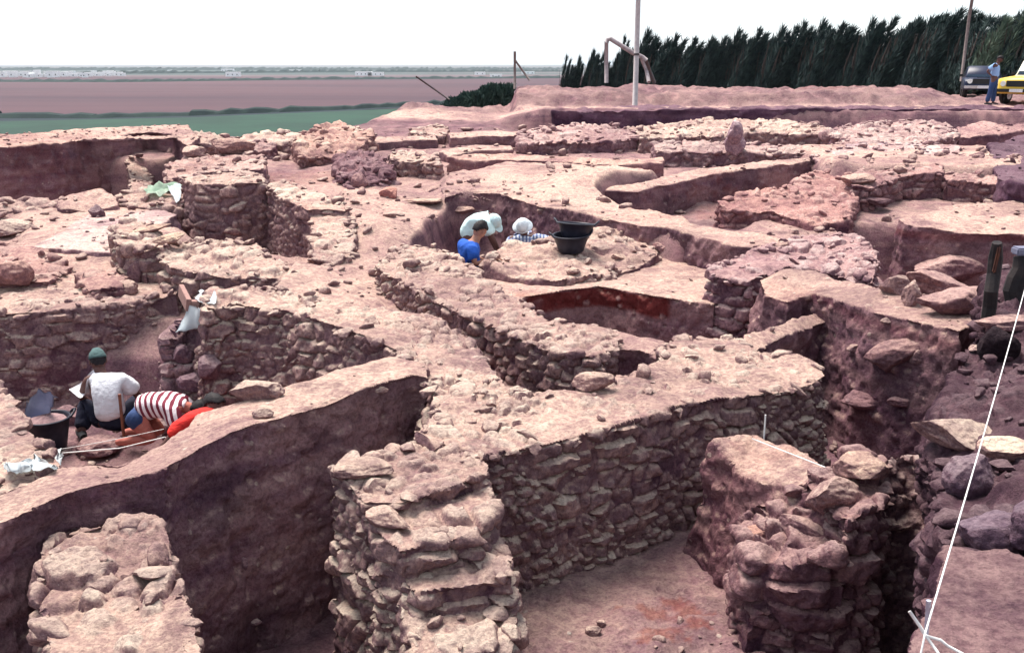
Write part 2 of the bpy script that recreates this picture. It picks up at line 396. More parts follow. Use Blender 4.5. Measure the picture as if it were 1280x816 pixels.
def build(name, label, cat, shells, kind='stone', cell=(.25, .25, .135), depth=.075, col=(1, 1, 1), vox=None, seed=None,
          rag=.035, lumps=1.0, cap=.5, red=None, loose=1.0, group=None, kd=None, dust=1.0, batter=.06, soilface=.25, pebble=.6):
    """shells: [(list of (px,py,z), z_base)]. stone: courses of rubble; earth: a cut soil face; mix: stones low in soil"""
    seed = seed if seed is not None else len(WALLS)*13+7
    sh = [([at(*t) if len(t) == 3 else Vector(t[:3]) for t in top], zb, batter) for top, zb in shells]
    cy = min(p.y for top, _, _ in sh for p in top); dist = np.mean([p.y for top, _, _ in sh for p in top])
    vox = vox or min(max(.0020*(cy*.6+dist*.4), .0115), .06)
    r = np.random.default_rng(seed); blobs = []
    caps = []
    if kind != 'earth':                              # cap stones along the broken edge of the top
        for top, zb, _ in sh:
            n = len(top); cen = sum(top, Vector())/n
            for i in range(n):
                a, b = top[i], top[(i+1) % n]; L = (b-a).length
                for k in range(int(L/(cell[0]*1.1)*lumps+r.random())):
                    s = cell[0]*r.uniform(.18, .46); p = a.lerp(b, r.random()); inw = (cen-p); inw.z = 0; inw.normalize()
                    caps.append(((*(p+inw*s*r.uniform(.3, 1.3)+Vector((0, 0, r.uniform(-.55, 0)*s))),), s))
    co, no, q = remesh(sh, vox, blobs)
    p = co.astype(np.float64)
    p = p+no*(fbm(p, 1.1, 3, seed)*rag*1.3+fbm(p, 4.0, 3, seed+1)*rag*.6)[:, None]
    up = sstep(.45, .85, no[:, 2])
    f_hi = fbm(p, 9, 4, seed+2)
    if kind == 'earth':
        ero = fbm(p*np.array([1, 1, .35]), 5.5, 4, seed+3); pit = np.maximum(fbm(p, 11, 3, seed+9)-.25, 0)
        peb, _, pid, _ = voro(p, (.16, .16, .12), seed+6, .9, 2.0); pm = (pid > .86)*sstep(.36, .16, peb)
        d = (1-up)*(ero*.042-pit*.08+f_hi*.034-np.abs(fbm(p, 2.6, 5, seed+14, .6))*.07)+up*(fbm(p, 3, 4, seed+4)*.025)+f_hi*.008+pm*.018*min(pebble, 1.2)
        p = p+no*d[:, None]; tint = np.clip(.55+fbm(p, 1.7, 4, seed+15)*1.1, 0, 1)*(1-pm)+pm*(.5+.5*pid); soil = 1-pm*.9
    else:
        wp = p+np.stack([fbm(p, 2.2, 2, seed+11), fbm(p, 2.2, 2, seed+12), fbm(p, 2.2, 2, seed+13)*.35], 1)*cell[0]*.45
        F1, F2, rid, tilt = voro(wp, cell, seed)
        sel = fbm(p, 1.6, 2, seed+20) > .12          # patches of smaller chinking stones
        G1, G2, gid, gt = voro(wp, tuple(c*.55 for c in cell), seed+30)
        e = np.where(sel, (G2-G1)*.75, F2-F1); idd = np.where(sel, gid, rid); tl = np.where(sel, gt*.6, tilt); dp = np.where(sel, depth*.7, depth)
        s = np.clip(e/.30, 0, 1); prof = (1-(1-s)**2.6)
        rid2 = np.abs(fbm(p, 5, 5, seed+25, .62))
        d = dp*(prof*(.55+.8*idd)-.75)+tl*.09*prof*(1-.5*up)+f_hi*.010-rid2*.075*prof+fbm(p, 26, 2, seed+23)*.008
        lev_top = -depth*(.52-.75*cap)+fbm(p, 2.5, 3, seed+21)*depth*.75
        lev_side = -depth*.62+(np.maximum(fbm(p, .8, 3, seed+22)+soilface-.45, 0)*3*depth)
        lev = lev_side*(1-up)+lev_top*up+f_hi*.008
        soil = sstep(-.006, .006, lev-d); d = np.maximum(d, lev)
        if kind == 'mix': d = d*.8
        p = p+no*d[:, None]; tint = idd
    rm = red_mask(p)
    if red: rm = np.maximum(rm, red(p))
    al = np.full(len(p), dust)
    st = np.stack([tint, soil, rm, al], 1); faces = [q]
    if loose > 0 and kd is None or loose > 1:        # stones lying loose on the top belong to the ruined wall
        c = np.where((no[:, 2] > .9) & (p[:, 2] > p[:, 2].max()-1.0))[0]
        if len(c)*vox*vox*9*loose > 1.9:
            k = int(min(len(c)*vox*vox*(5 if kind != 'earth' else 4)*loose, 260)); pick = r.choice(c, k)
            sz = (.018+.055*r.random(k)**2.5)*(1.2 if kind != 'earth' else .6)*(1+dist/30)
            rc, rf, rt = rocks_at(p[pick]+np.array([0, 0, .2])*sz[:, None], sz, ROCK2, seed+40, .3)
            faces.append(rf+len(p)); p = np.concatenate([p, rc])
            st = np.concatenate([st, np.stack([rt*.6+.4, np.zeros(len(rc)), np.zeros(len(rc)), np.full(len(rc), .8)], 1)])
    if caps:
        rc, rf, rt = rocks_at(np.array([c[0] for c in caps]), [c[1] for c in caps], ROCK3 if dist < 14 else ROCK2, seed+60, .22, .58)
        faces.append(rf+len(p)); p = np.concatenate([p, rc])
        st = np.concatenate([st, np.stack([rt, np.zeros(len(rc)), np.zeros(len(rc)), np.full(len(rc), dust)], 1)])
    me_ = mesh_from(name, p, faces, st)
    if dist < 14: me_.set_sharp_from_angle(angle=R(52))
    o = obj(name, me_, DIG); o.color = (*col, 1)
    tag(o, label, cat, group, kd); WALLS.append(o)
    return o
def stone(label, *sh, **k): return build(k.pop('name', 'rubble_wall'), label, k.pop('cat', 'wall'), sh, **k)
def earth(label, *sh, **k):
    k.setdefault('kind', 'earth'); return build(k.pop('name', 'earth_balk'), label, k.pop('cat', 'earth wall'), sh, **k)
GW, GE = 'excavated rubble stone walls', 'earth balks left standing between the trenches'

# ---- foreground
stone('large stepped rubble stone pier descending to the bottom edge of the photo',
      ([(413,578,-.88),(470,560,-.88),(530,543,-.88),(600,560,-.88),(612,590,-.92),(560,610,-.92),(500,628,-.95),(455,628,-.95)], -2.5),
      ([(440,608,-.98),(600,575,-1.0),(620,640,-1.02),(600,668,-1.05),(500,690,-1.08),(476,670,-1.05)], -2.5),
      ([(468,650,-1.16),(610,635,-1.14),(632,690,-1.2),(640,720,-1.22),(520,745,-1.28),(494,715,-1.24)], -2.5),
      ([(490,715,-1.36),(630,700,-1.36),(650,770,-1.42),(640,800,-1.45),(520,840,-1.5),(505,780,-1.42)], -2.5),
      ([(520,790,-1.62),(640,785,-1.62),(670,880,-1.7),(560,900,-1.75)], -2.5),
      cell=(.27, .27, .135), depth=.075, cap=.35, group=GW, vox=.012, soilface=.1, lumps=1.3)
stone('broad rubble stone wall across the foreground, widening to a dusty platform at its right end',
      ([(520,540,-.88),(560,500,-.9),(600,478,-.9),(660,492,-.9),(720,492,-.9),(742,474,-.88),(768,470,-.88),(800,462,-.9),(824,452,-.9),(826,430,-.9),(850,422,-.9),(905,420,-.9),
        (935,424,-.9),(940,436,-.9),(990,440,-.88),(1022,452,-.88),(1034,468,-.92),(1020,477,-.92),(993,484,-.92),(932,494,-.92),(860,506,-.92),(790,528,-.92),(728,544,-.92),(668,558,-.92),(596,572,-.92)], -2.15),
      cell=(.22, .22, .115), depth=.07, cap=.62, group=GW, vox=.0135, soilface=-.1, loose=1.3)
def dred(p):
    q = at(920, 580, -1.1); return .22*sstep(.5, .15, np.hypot(p[:, 0]-q.x, p[:, 1]-q.y)+.2*fbm(p, 4, 3, 3))*sstep(-1.0, -1.1, p[:, 2])
earth('low earthen spur with a reddish side joining the broad wall to the pale rock heap',
      ([(893,556,-1.05),(942,551,-1.05),(985,562,-1.02),(1032,582,-1.0),(1010,606,-1.05),(968,606,-1.12),(925,596,-1.16)], -2.2), red=dred, group=GE, vox=.013, kind='earth', batter=.22, rag=.06)
stone('thick heap of large pale rocks beside the black pit at lower right',
      ([(1000,598,-1.0),(1028,576,-.9),(1060,562,-.86),(1104,566,-.9),(1112,600,-.95),(1098,634,-1.0),(1062,646,-1.0),(1020,625,-1.02)], -2.1),
      ([(920,662,-1.32),(940,625,-1.2),(1000,600,-1.1),(1050,630,-1.1),(1062,650,-1.15),(1046,690,-1.2),(990,705,-1.3),(935,700,-1.35)], -2.1),
      ([(922,705,-1.55),(1030,680,-1.45),(1018,760,-1.6),(935,770,-1.65)], -2.1),
      cell=(.30, .30, .16), depth=.10, cap=.4, group=GW, vox=.013, rag=.08, lumps=.8, soilface=.2, col=(.70, .60, .68), batter=.05)
earth('crumbling purple earth bridge between the pale rock heap and the dark slope at the right',
      ([(1095,580,-1.0),(1130,566,-1.0),(1175,570,-1.0),(1200,640,-1.1),(1180,665,-1.35),(1140,670,-1.45),(1098,648,-1.3)], -3.0), kind='mix', cell=(.12, .12, .1), depth=.05, col=(.72, .68, .75), group=GE, vox=.014)
earth('flat pinkish ground at the bottom right corner beside the string',
      ([(1181,682,-.02),(1230,690,0),(1280,696,0),(1500,720,0),(1700,1000,0),(1110,1000,0),(1135,816,0),(1160,752,0)], -3.0), name='trench_edge', cat='ground', group=None, kd=None, pebble=1.2, col=(.56, .50, .60), vox=.012, rag=.02)
# dark slope at the right
stone('dark blue-grey burnt rubble slope along the right edge of the photo under the string',
      ([(1248,352,-.3),(1222,405,-.35),(1200,440,-.5),(1188,500,-.62),(1168,535,-.66),(1164,580,-.75),(1176,640,-.6),(1183,685,-.42),(1240,712,-.35),(1420,740,-.3),(1460,560,-.3),(1400,420,-.3),(1330,352,-.3)], -3.0),
      kind='mix', cell=(.17, .17, .11), depth=.08, cap=.55, col=(.33, .29, .38), name='burnt_slope', cat='burnt rubble', vox=.0145, rag=.16, dust=.4, soilface=.45, loose=4, lumps=.6, batter=-.03)

# ---- the big diagonal balk and its neighbours
earth('long diagonal earth balk across the left foreground with a tall cut face',
      ([(-160,700,-.9),(0,652,-.9),(87,612,-.88),(194,590,-.86),(255,556,-.82),(286,540,-.82),(430,494,-.8),(517,468,-.8),(537,470,-.8),(533,455,-.8),(487,441,-.8),(430,461,-.82),
        (316,497,-.85),(245,517,-.9),(205,552,-.93),(150,572,-.96),(77,578,-.95),(0,612,-.95),(-160,660,-.95)], -2.6), group=GE, vox=.0135, rag=.045)
stone('rounded block of big lumpy stones at the bottom left, set against the tall balk',
      ([(48,690,-1.1),(80,662,-1.08),(130,648,-1.05),(185,645,-1.05),(212,662,-1.07),(222,700,-1.1),(240,760,-1.15),(268,860,-1.2),(70,880,-1.25),(58,800,-1.2),(40,745,-1.15)], -2.6),
      cell=(.30, .30, .22), depth=.10, cap=.45, group=GW, vox=.012, rag=.05)
stone('stub of rubble wall at the left edge of the photo beside the white bags',
      ([(-120,440,-1.15),(0,478,-1.1),(22,505,-1.1),(45,545,-1.08),(78,578,-1.05),(60,600,-1.0),(0,620,-1.0),(-150,600,-1.1)], -2.5),
      cell=(.22, .22, .10), depth=.05, cap=.5, group=GW, vox=.015)
stone('rubble wall with a blackened upper face running from the white sheets to the broad wall',
      ([(252,372,-.78),(262,363,-.78),(300,356,-.78),(345,360,-.78),(400,372,-.78),(470,385,-.8),(545,396,-.82),(590,420,-.85),(612,455,-.88),(640,490,-.9),(600,520,-.9),(565,540,-.9),
        (545,520,-.88),(535,480,-.86),(525,462,-.84),(490,432,-.82),(430,408,-.8),(360,388,-.8),(300,380,-.8),(258,384,-.8)], -2.3),
      cell=(.22, .22, .14), depth=.07, cap=.45, group=GW, vox=.017, soilface=.3, batter=.2)
stone('pile of whitish knobbly stones at the left end of the blackened wall, under the white sheets',
      ([(214,422,-1.2),(236,398,-1.05),(258,392,-.95),(266,430,-1.3),(290,470,-1.6),(262,492,-1.75),(232,486,-1.7),(216,455,-1.45)], -2.4), cell=(.2, .2, .16), depth=.1, cap=.2, col=(1.0, .98, 1.1), cat='stone pile', vox=.017, rag=.1, lumps=1.6, batter=.2)
stone('diagonal rubble wall in the centre, running from the blue shirted digger to the small hollow',
      ([(468,332,-.8),(490,312,-.8),(503,304,-.76),(545,306,-.76),(575,322,-.8),(600,340,-.85),(625,362,-.88),(655,376,-.88),(690,398,-.9),(740,404,-.9),(772,414,-.92),(770,436,-.92),(740,446,-.92),
        (700,442,-.92),(650,422,-.9),(600,402,-.9),(545,377,-.86),(500,352,-.84)], -1.9),
      cell=(.2, .2, .13), depth=.07, cap=.35, group=GW, vox=.0175, soilface=.1)
earth('small earthen corner closing the hollow between the central diagonal wall and the broad wall',
      ([(765,412,-.93),(800,424,-.95),(828,428,-.95),(835,440,-.95),(822,446,-.95),(800,437,-.95),(768,436,-.95)], -1.9), group=GE, vox=.017)
# left back wall of the diggers' trench
def lred(p): return .2*sstep(-1.5, -1.9, p[:, 2])
stone('long low rubble wall with an earth face behind the seated digger at the left',
      ([(-160,400,-1.25),(0,392,-1.22),(60,388,-1.2),(140,382,-1.2),(200,372,-1.2),(222,366,-1.15),(228,350,-1.15),(140,352,-1.15),(0,368,-1.2),(-160,376,-1.2)], -2.5),
      cell=(.27, .27, .115), depth=.055, cap=.5, group=GW, red=lred, soilface=.2, vox=.021, batter=.12)
stone('ruined wall of rounded stones with a tall left end in the left middle distance',
      ([(141,285,-.62),(160,276,-.6),(185,278,-.6),(213,294,-.68),(212,306,-.7),(180,312,-.72),(148,306,-.7)], -1.5),
      ([(200,300,-.72),(254,297,-.72),(319,301,-.72),(346,322,-.8),(377,342,-.9),(368,352,-.95),(330,348,-.92),(280,345,-.9),(215,335,-.9),(195,318,-.8)], -1.5),
      cell=(.27, .27, .17), depth=.085, cap=.25, group=GW, vox=.022, soilface=.1)
stone('low crumbling mound of reddish stones at the left edge above the long low wall',
      ([(-80,305,-.95),(20,300,-.95),(70,318,-1.0),(90,335,-1.05),(60,352,-1.1),(0,352,-1.1),(-80,350,-1.1)], -1.5),
      ([(95,345,-1.05),(140,335,-1.0),(158,345,-1.0),(155,362,-1.1),(110,364,-1.1)], -1.5),
      cell=(.33, .33, .16), depth=.09, cap=.4, group=GW, col=(.95, .85, .88), vox=.022, rag=.06)
earth('long dark low earth section across the back of the site under the pale road',
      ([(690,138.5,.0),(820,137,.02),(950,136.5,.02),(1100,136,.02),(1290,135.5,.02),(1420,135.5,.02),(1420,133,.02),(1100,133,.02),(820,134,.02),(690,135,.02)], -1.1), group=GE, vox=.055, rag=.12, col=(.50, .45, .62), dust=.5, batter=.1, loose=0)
# ---- left middle distance
stone('tall square faced rubble wall in the left middle distance',
      ([(226,222,-.45),(250,216,-.42),(300,214,-.42),(330,218,-.42),(333,228,-.45),(290,230,-.45),(240,229,-.47)], -1.9), cell=(.42, .42, .16), depth=.09, cap=.3, group=GW, vox=.027, lumps=.8, soilface=.02)
stone('narrow rubble wall running forward from the tall square faced wall, with a stepped near end',
      ([(333,232,-.5),(352,226,-.5),(385,236,-.55),(430,252,-.6),(438,262,-.65),(384,262,-.65),(352,248,-.58)], -1.6),
      ([(384,258,-.68),(436,258,-.68),(446,290,-.85),(440,318,-.98),(415,330,-1.05),(390,322,-1.0)], -1.7),
      cell=(.32, .32, .12), depth=.08, cap=.45, group=GW, vox=.025)
earth('high earth section with a stone strewn rim at the far left',
      ([(-200,196,-.3),(0,184,-.3),(60,180,-.28),(140,171,-.25),(184,165,-.22),(215,168,-.25),(236,182,-.3),(250,172,-.3),(236,158,-.15),(190,157,-.12),(100,162,-.15),(0,169,-.2),(-200,178,-.2)], -2.0),
      vox=.045, rag=.07, group=GE, loose=6, batter=.1)
stone('narrow column of small stones leaning on the high earth section at the far left',
      ([(157,197,-.75),(178,193,-.7),(184,206,-.95),(190,222,-1.2),(190,240,-1.35),(163,242,-1.35),(161,220,-1.1)], -2.0), cell=(.3, .3, .16), depth=.06, group=GW, vox=.032)
stone('low wall of squarish blocks at the left edge in front of the far earth section',
      ([(-60,246,-.85),(0,247,-.85),(60,247,-.85),(74,256,-.95),(60,264,-1.0),(-60,262,-1.0)], -1.5),
      ([(-60,262,-1.05),(64,262,-1.05),(92,276,-1.1),(80,286,-1.15),(-60,284,-1.15)], -1.5), cell=(.5, .5, .24), depth=.09, cap=.3, group=GW, vox=.028)
earth('rounded lump of pinkish earth between the low block wall and the green cloth',
      ([(68,246,-.85),(100,239,-.75),(128,237,-.72),(148,246,-.8),(150,256,-.9),(110,262,-.95),(76,262,-.95)], -1.5), vox=.03, group=GE, rag=.08)
stone('rubble wall carrying the green cloth in the left middle distance',
      ([(146,240,-.8),(180,232,-.7),(226,232,-.7),(232,246,-.8),(226,262,-1.0),(190,262,-1.0),(150,256,-.95)], -1.5), cell=(.34, .34, .17), depth=.09, cap=.3, group=GW, vox=.028)
stone('wall of dark stones behind the tall square faced wall, left of the white boulder',
      ([(205,205,-.55),(232,196,-.5),(300,190,-.42),(332,196,-.45),(330,212,-.5),(260,214,-.55),(208,225,-.8)], -1.5), cell=(.36, .36, .17), depth=.09, cap=.3, group=GW, vox=.032, col=(.92, .88, .92))
stone('dark heap of round stones left of the centre, in the shallow middle trench',
      ([(420,196,-.5),(450,190,-.45),(480,196,-.5),(494,208,-.6),(480,226,-.85),(440,236,-.95),(422,224,-.8)], -1.3), cell=(.34, .34, .22), depth=.14, cap=.1, group=GW, col=(.68, .6, .72), vox=.03, rag=.1, dust=.4)
stone('low stone kerb between the dark heap and the centre of the site',
      ([(484,192,-.45),(516,188,-.42),(550,196,-.5),(552,206,-.6),(520,204,-.6),(488,202,-.58)], -1.2), cell=(.4, .4, .2), depth=.1, group=GW, vox=.035)
# rim walls on the skyline, left to centre
stone('rim of rubble along the skyline above the green field, left of the centre',
      ([(242,170,-.35),(270,168,-.3),(330,166,-.3),(380,165,-.3),(430,160,-.22),(450,158,-.2),(458,168,-.3),(420,176,-.4),(350,182,-.5),(290,184,-.55),(246,184,-.5)], -1.6),
      cell=(.45, .45, .25), depth=.14, cap=.3, group=GW, vox=.05, rag=.12, lumps=1.4)
stone('hump of reddish rubble below the skyline rim, left of the centre',
      ([(370,172,-.3),(400,158,-.18),(425,156,-.15),(470,168,-.3),(450,186,-.55),(420,196,-.65),(375,196,-.6)], -1.5), cell=(.42, .42, .24), depth=.13, cap=.45, group=GW, vox=.045, rag=.14, col=(1.0, .9, .88))
stone('squat stone block wall with a dark hollow below the skyline rim',
      ([(308,178,-.4),(330,174,-.35),(345,178,-.4),(342,190,-.6),(316,190,-.6)], -1.3), cell=(.34, .34, .2), depth=.12, group=GW, vox=.04, col=(.8, .72, .8))
earth('thin pale earth ledge behind the dark heap of round stones', ([(455,173,-.45),(500,170,-.42),(545,169,-.42),(548,175,-.48),(500,176,-.5),(458,180,-.52)], -1.2), group=GE, vox=.04)
stone('pale stone course at the far end of the thin earth ledge', ([(510,160,-.3),(550,156,-.25),(562,163,-.35),(556,170,-.42),(515,168,-.42)], -1.2), cell=(.4, .4, .22), depth=.12, group=GW, vox=.045)
earth('curved low earth bank in the far centre of the site', ([(548,188,-.55),(590,182,-.5),(640,181,-.5),(642,186,-.55),(600,189,-.58),(560,196,-.65)], -1.2), group=GE, vox=.042)
earth('short terrace edge near the far left end of the road', ([(560,166,-.35),(620,163,-.32),(665,166,-.35),(660,171,-.4),(610,170,-.4),(562,172,-.42)], -1.2), group=GE, vox=.045)
earth('long pale curved earth ledge sweeping across the far centre',
      ([(560,197,-.55),(600,192,-.5),(650,192,-.5),(720,195,-.5),(770,199,-.5),(830,196,-.48),(830,204,-.56),(770,207,-.6),(700,203,-.6),(640,200,-.6),(590,202,-.62)], -1.15), group=GE, vox=.038, col=(1.05, 1.0, .98))
stone('far rubble wall with dark joints and an earth face under it, right of the centre',
      ([(648,166,-.32),(680,158,-.22),(720,156,-.2),(770,156,-.2),(790,162,-.28),(800,172,-.4),(766,178,-.48),(700,176,-.45),(650,182,-.5)], -1.3), cell=(.42, .42, .22), depth=.12, cap=.35, group=GW, vox=.042, rag=.1, col=(.9, .84, .92))
stone('row of low rubble courses right of the dark jointed far wall',
      ([(780,160,-.28),(850,154,-.2),(920,150,-.15),(1000,153,-.18),(1040,158,-.25),(1040,168,-.36),(960,166,-.34),(880,170,-.38),(800,174,-.42)], -1.2), cell=(.42, .42, .22), depth=.12, cap=.3, group=GW, vox=.045, rag=.1, lumps=1.5)
stone('far wall of squared stones topped by the standing boulder',
      ([(815,180,-.42),(860,177,-.38),(940,178,-.4),(1010,182,-.42),(1050,186,-.45),(1048,194,-.52),(990,191,-.5),(900,190,-.5),(820,190,-.52)], -1.2), cell=(.4, .4, .2), depth=.12, cap=.3, group=GW, vox=.038, rag=.08, col=(.9, .88, .95))
stone('jumble of pale rubble on the far right, nearest to the yellow vehicle',
      ([(1030,166,-.3),(1080,154,-.18),(1140,150,-.15),(1190,158,-.22),(1200,170,-.35),(1150,180,-.45),(1060,182,-.48)], -1.2), cell=(.42, .42, .24), depth=.14, cap=.3, group=GW, vox=.042, rag=.12, lumps=1.6, col=(.95, .92, 1.0))
earth('low earth lump before the dark section at the far right', ([(1196,158,-.22),(1225,152,-.18),(1245,156,-.22),(1290,152,-.2),(1290,162,-.3),(1240,170,-.4),(1198,172,-.4)], -1.2), vox=.045, group=GE, rag=.1, col=(.85, .78, .85))
stone('low bank of grey white rubble behind the curved dark stone wall at the right',
      ([(1010,196,-.45),(1040,186,-.36),(1120,180,-.3),(1200,182,-.32),(1200,200,-.5),(1100,204,-.56),(1030,208,-.6)], -1.3), cell=(.36, .36, .18), depth=.08, cap=.7, group=GW, vox=.034, col=(1.0, .98, 1.08))
stone('short dark wall beside the shadowed corner at the far right',
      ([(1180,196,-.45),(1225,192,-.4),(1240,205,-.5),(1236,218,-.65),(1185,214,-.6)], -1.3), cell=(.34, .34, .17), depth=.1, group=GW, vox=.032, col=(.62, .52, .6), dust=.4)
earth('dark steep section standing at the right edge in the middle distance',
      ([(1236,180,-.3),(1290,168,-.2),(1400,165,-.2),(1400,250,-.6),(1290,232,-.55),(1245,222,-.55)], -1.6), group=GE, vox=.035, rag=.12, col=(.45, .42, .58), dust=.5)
earth('whitish plaster floor in the left middle distance', ([(38,310,-1.02),(140,316,-1.0),(222,268,-.98),(200,262,-.99),(110,268,-1.0)], -1.5), name='plaster_floor', cat='floor', kd=None, vox=.03, col=(1.12, 1.2, 1.28), rag=.02, loose=1.5, batter=.3)
earth('bank of bluish white plaster rubble at the far right', ([(1045,196,-.46),(1080,190,-.42),(1180,192,-.40),(1196,184,-.36),(1150,180,-.34),(1060,181,-.36)], -1.0), name='plaster_bank', cat='spoil', vox=.032, col=(1.1, 1.22, 1.38), rag=.10, loose=4, batter=.3, pebble=2)
# ---- beyond the long balk
earth('thin curving earth wall with a pale top, right of the far centre',
      ([(800,228,-.62),(830,219,-.6),(880,211,-.56),(940,203,-.5),(1012,196,-.45),(1014,201,-.5),(950,210,-.55),(885,220,-.62),(835,230,-.68),(800,240,-.74),(756,238,-.72),(758,233,-.68)], -1.5), group=GE, vox=.03, rag=.04)
stone('hump of reddish rubble stones in front of the thin curving earth wall',
      ([(895,252,-.85),(930,240,-.75),(985,232,-.7),(1020,215,-.6),(1050,210,-.55),(1070,222,-.65),(1072,245,-.8),(1060,275,-1.05),(1020,282,-1.1),(960,262,-.95),(905,262,-.95)], -1.9),
      cell=(.3, .3, .15), depth=.09, cap=.5, group=GW, col=(.95, .78, .82), vox=.027, rag=.09, soilface=.45)
stone('curved wall of dark round stones at the right with a pale earth top',
      ([(1058,222,-.55),(1075,214,-.52),(1120,210,-.5),(1178,208,-.5),(1180,218,-.56),(1130,220,-.58),(1108,228,-.62),(1090,236,-.68),(1064,234,-.66)], -1.9),
      cell=(.25, .25, .17), depth=.11, cap=.8, group=GW, col=(.88, .78, .84), vox=.024, soilface=-.1, lumps=.7)
stone('low wall of two courses of brown stones at the right edge behind the cut platform',
      ([(1178,214,-.55),(1230,218,-.58),(1300,222,-.6),(1400,226,-.6),(1400,236,-.7),(1300,234,-.7),(1230,228,-.66),(1180,224,-.63)], -1.3), cell=(.34, .34, .2), depth=.1, cap=.3, group=GW, vox=.026, col=(.9, .8, .85))
# long balk and the wall with buckets
earth('long pale topped earth balk sweeping from the centre to the right behind the buckets',
      ([(551,236,-.72),(575,232,-.7),(623,233,-.7),(640,236,-.7),(685,250,-.7),(729,258,-.7),(800,270,-.7),(875,281,-.72),(984,300,-.74),(990,306,-.76),(960,312,-.78),(912,307,-.76),(830,284,-.74),(800,282,-.74),
        (729,268,-.73),(680,259,-.73),(622,242,-.72),(580,240,-.73),(556,246,-.76)], -2.0), group=GE, vox=.024, rag=.04, batter=.12, pebble=1.3)
stone('rubble bench in the centre on which the two black buckets stand',
      ([(607,330,-.98),(615,314,-.95),(640,309,-.99),(690,301,-.94),(740,288,-.84),(775,284,-.84),(800,292,-.9),(825,312,-1.0),(800,332,-1.08),(755,346,-1.12),(700,354,-1.12),(640,346,-1.08)], -1.9),
      cell=(.24, .24, .13), depth=.08, cap=.75, group=GW, vox=.02, soilface=.6, loose=2.2, rag=.13, batter=.35)
stone('dark stone pier and round stone wall right of the red rimmed pit',
      ([(884,336,-.8),(909,325,-.78),(939,312,-.75),(975,300,-.72),(1010,292,-.68),(1062,292,-.66),(1088,302,-.68),(1098,322,-.75),(1092,352,-.9),(1060,348,-.92),(1014,336,-.85),(985,335,-.82),(950,344,-.82),(936,352,-.85),(888,346,-.85)], -1.9),
      cell=(.22, .22, .13), depth=.09, cap=.45, group=GW, vox=.019, soilface=-.05, col=(.86, .78, .9))
def ered(p): return .28*sstep(-.95, -.75, p[:, 2])*sstep(-.72, -.78, p[:, 2])
earth('earth balk with a stony cut face and flat pale top running to the blackened posts',
      ([(948,348,-.75),(985,338,-.72),(1015,338,-.7),(1060,352,-.68),(1110,364,-.66),(1218,386,-.62),(1235,392,-.62),(1200,414,-.66),(1150,404,-.68),(1090,390,-.7),(1040,374,-.74),(1014,366,-.76),(985,378,-.82),(955,368,-.82)], -2.3),
      group=GE, red=ered, vox=.018, pebble=2.0, batter=.16)
earth('flat earth ledge with a dark red burnt rim around the square pit in the centre',
      ([(596,352,-1.14),(606,336,-1.14),(700,326,-1.14),(770,316,-1.14),(764,357.5,-1.15),(750,357,-1.15),(700,364,-1.16),(655,371,-1.18),(600,380,-1.2)], -2.0),
      ([(740,322,-1.142),(860,306,-1.142),(968,318,-1.142),(930,340,-1.15),(905,352,-1.15),(893,382,-1.16),(858,376.5,-1.16),(826,371,-1.152),(750,357.5,-1.152)], -2.0),
      ([(596,366,-1.16),(655,371,-1.182),(638,392,-1.2),(598,384,-1.2)], -2.0),
      group=GE, vox=.019, rag=.02, batter=.05, pebble=.8)
earth('curved earthen ridge linking the broad wall to the stony faced balk',
      ([(925,432,-.92),(932,418,-.9),(965,408,-.9),(1005,395,-.92),(1032,386,-.95),(1048,392,-.98),(1038,402,-1.0),(1000,414,-.98),(960,430,-.96),(942,442,-.95)], -2.2), group=GE, vox=.017)
earth('pale cut platform above the dark pit at the right edge, with a red band',
      ([(1122,272,-.95),(1160,264,-.92),(1180,256,-.9),(1280,250,-.88),(1400,250,-.88),(1400,300,-1.1),(1275,292,-1.08),(1230,292,-1.08),(1180,288,-1.05),(1130,280,-1.0)], -2.1),
      group=GE, red=lambda p: .5*sstep(-1.28, -1.16, p[:, 2])*sstep(-1.08, -1.12, p[:, 2]), vox=.024, rag=.03)
#END_WALLS
# ------------------------------------------------------------------ the plain below the tell
def make_plain():
    s = N('plain_fields', .95); pos = s.n('ShaderNodeNewGeometry').outputs['Position']
    mp = s.n('ShaderNodeMapping'); mp.inputs['Scale'].default_value = (.0012, .006, 1); s.l(pos, mp.inputs[0])
    a = s.noise(mp.outputs[0], 1.2, 5, .6)
    mp2 = s.n('ShaderNodeMapping'); mp2.inputs['Scale'].default_value = (.0004, .0016, 1); mp2.inputs['Rotation'].default_value = (0, 0, .1); s.l(pos, mp2.inputs[0])
    v = s.n('ShaderNodeTexVoronoi'); v.inputs['Scale'].default_value = 1.5; s.l(mp2.outputs[0], v.inputs['Vector'])
    sp = s.n('ShaderNodeSeparateColor'); s.l(v.outputs['Color'], sp.inputs[0])
    mp3 = s.n('ShaderNodeMapping'); mp3.inputs['Scale'].default_value = (.004, .09, 1); mp3.inputs['Rotation'].default_value = (0, 0, .03); s.l(pos, mp3.inputs[0]); a = s.math('ADD', s.math('MULTIPLY', a, .6), s.math('MULTIPLY', s.noise(mp3.outputs[0], 1.0, 5, .7), .4))
    near = s.mix(s.rng(a, .36, .62), (.044, .019, .030), (.078, .035, .044))
    far = s.mix(s.rng(sp.outputs[0], .2, .8), (.045, .06, .06), (.12, .085, .09)); far = s.mix(s.rng(a, .5, .65), far, (.022, .045, .04))
    y = s.n('ShaderNodeSeparateXYZ'); s.l(pos, y.inputs[0])
    s.col(s.mix(s.rng(y.outputs[1], 1500, 2000), near, far)); return s.m
bm = bmesh.new()
rs = [20, 90, 250, 700, 1800, 5000, 14000]; ring = []
for r_ in rs: ring.append([bm.verts.new((r_*math.sin(a), r_*math.cos(a), -20.0)) for a in np.linspace(0, 2*math.pi, 65)[:-1]])
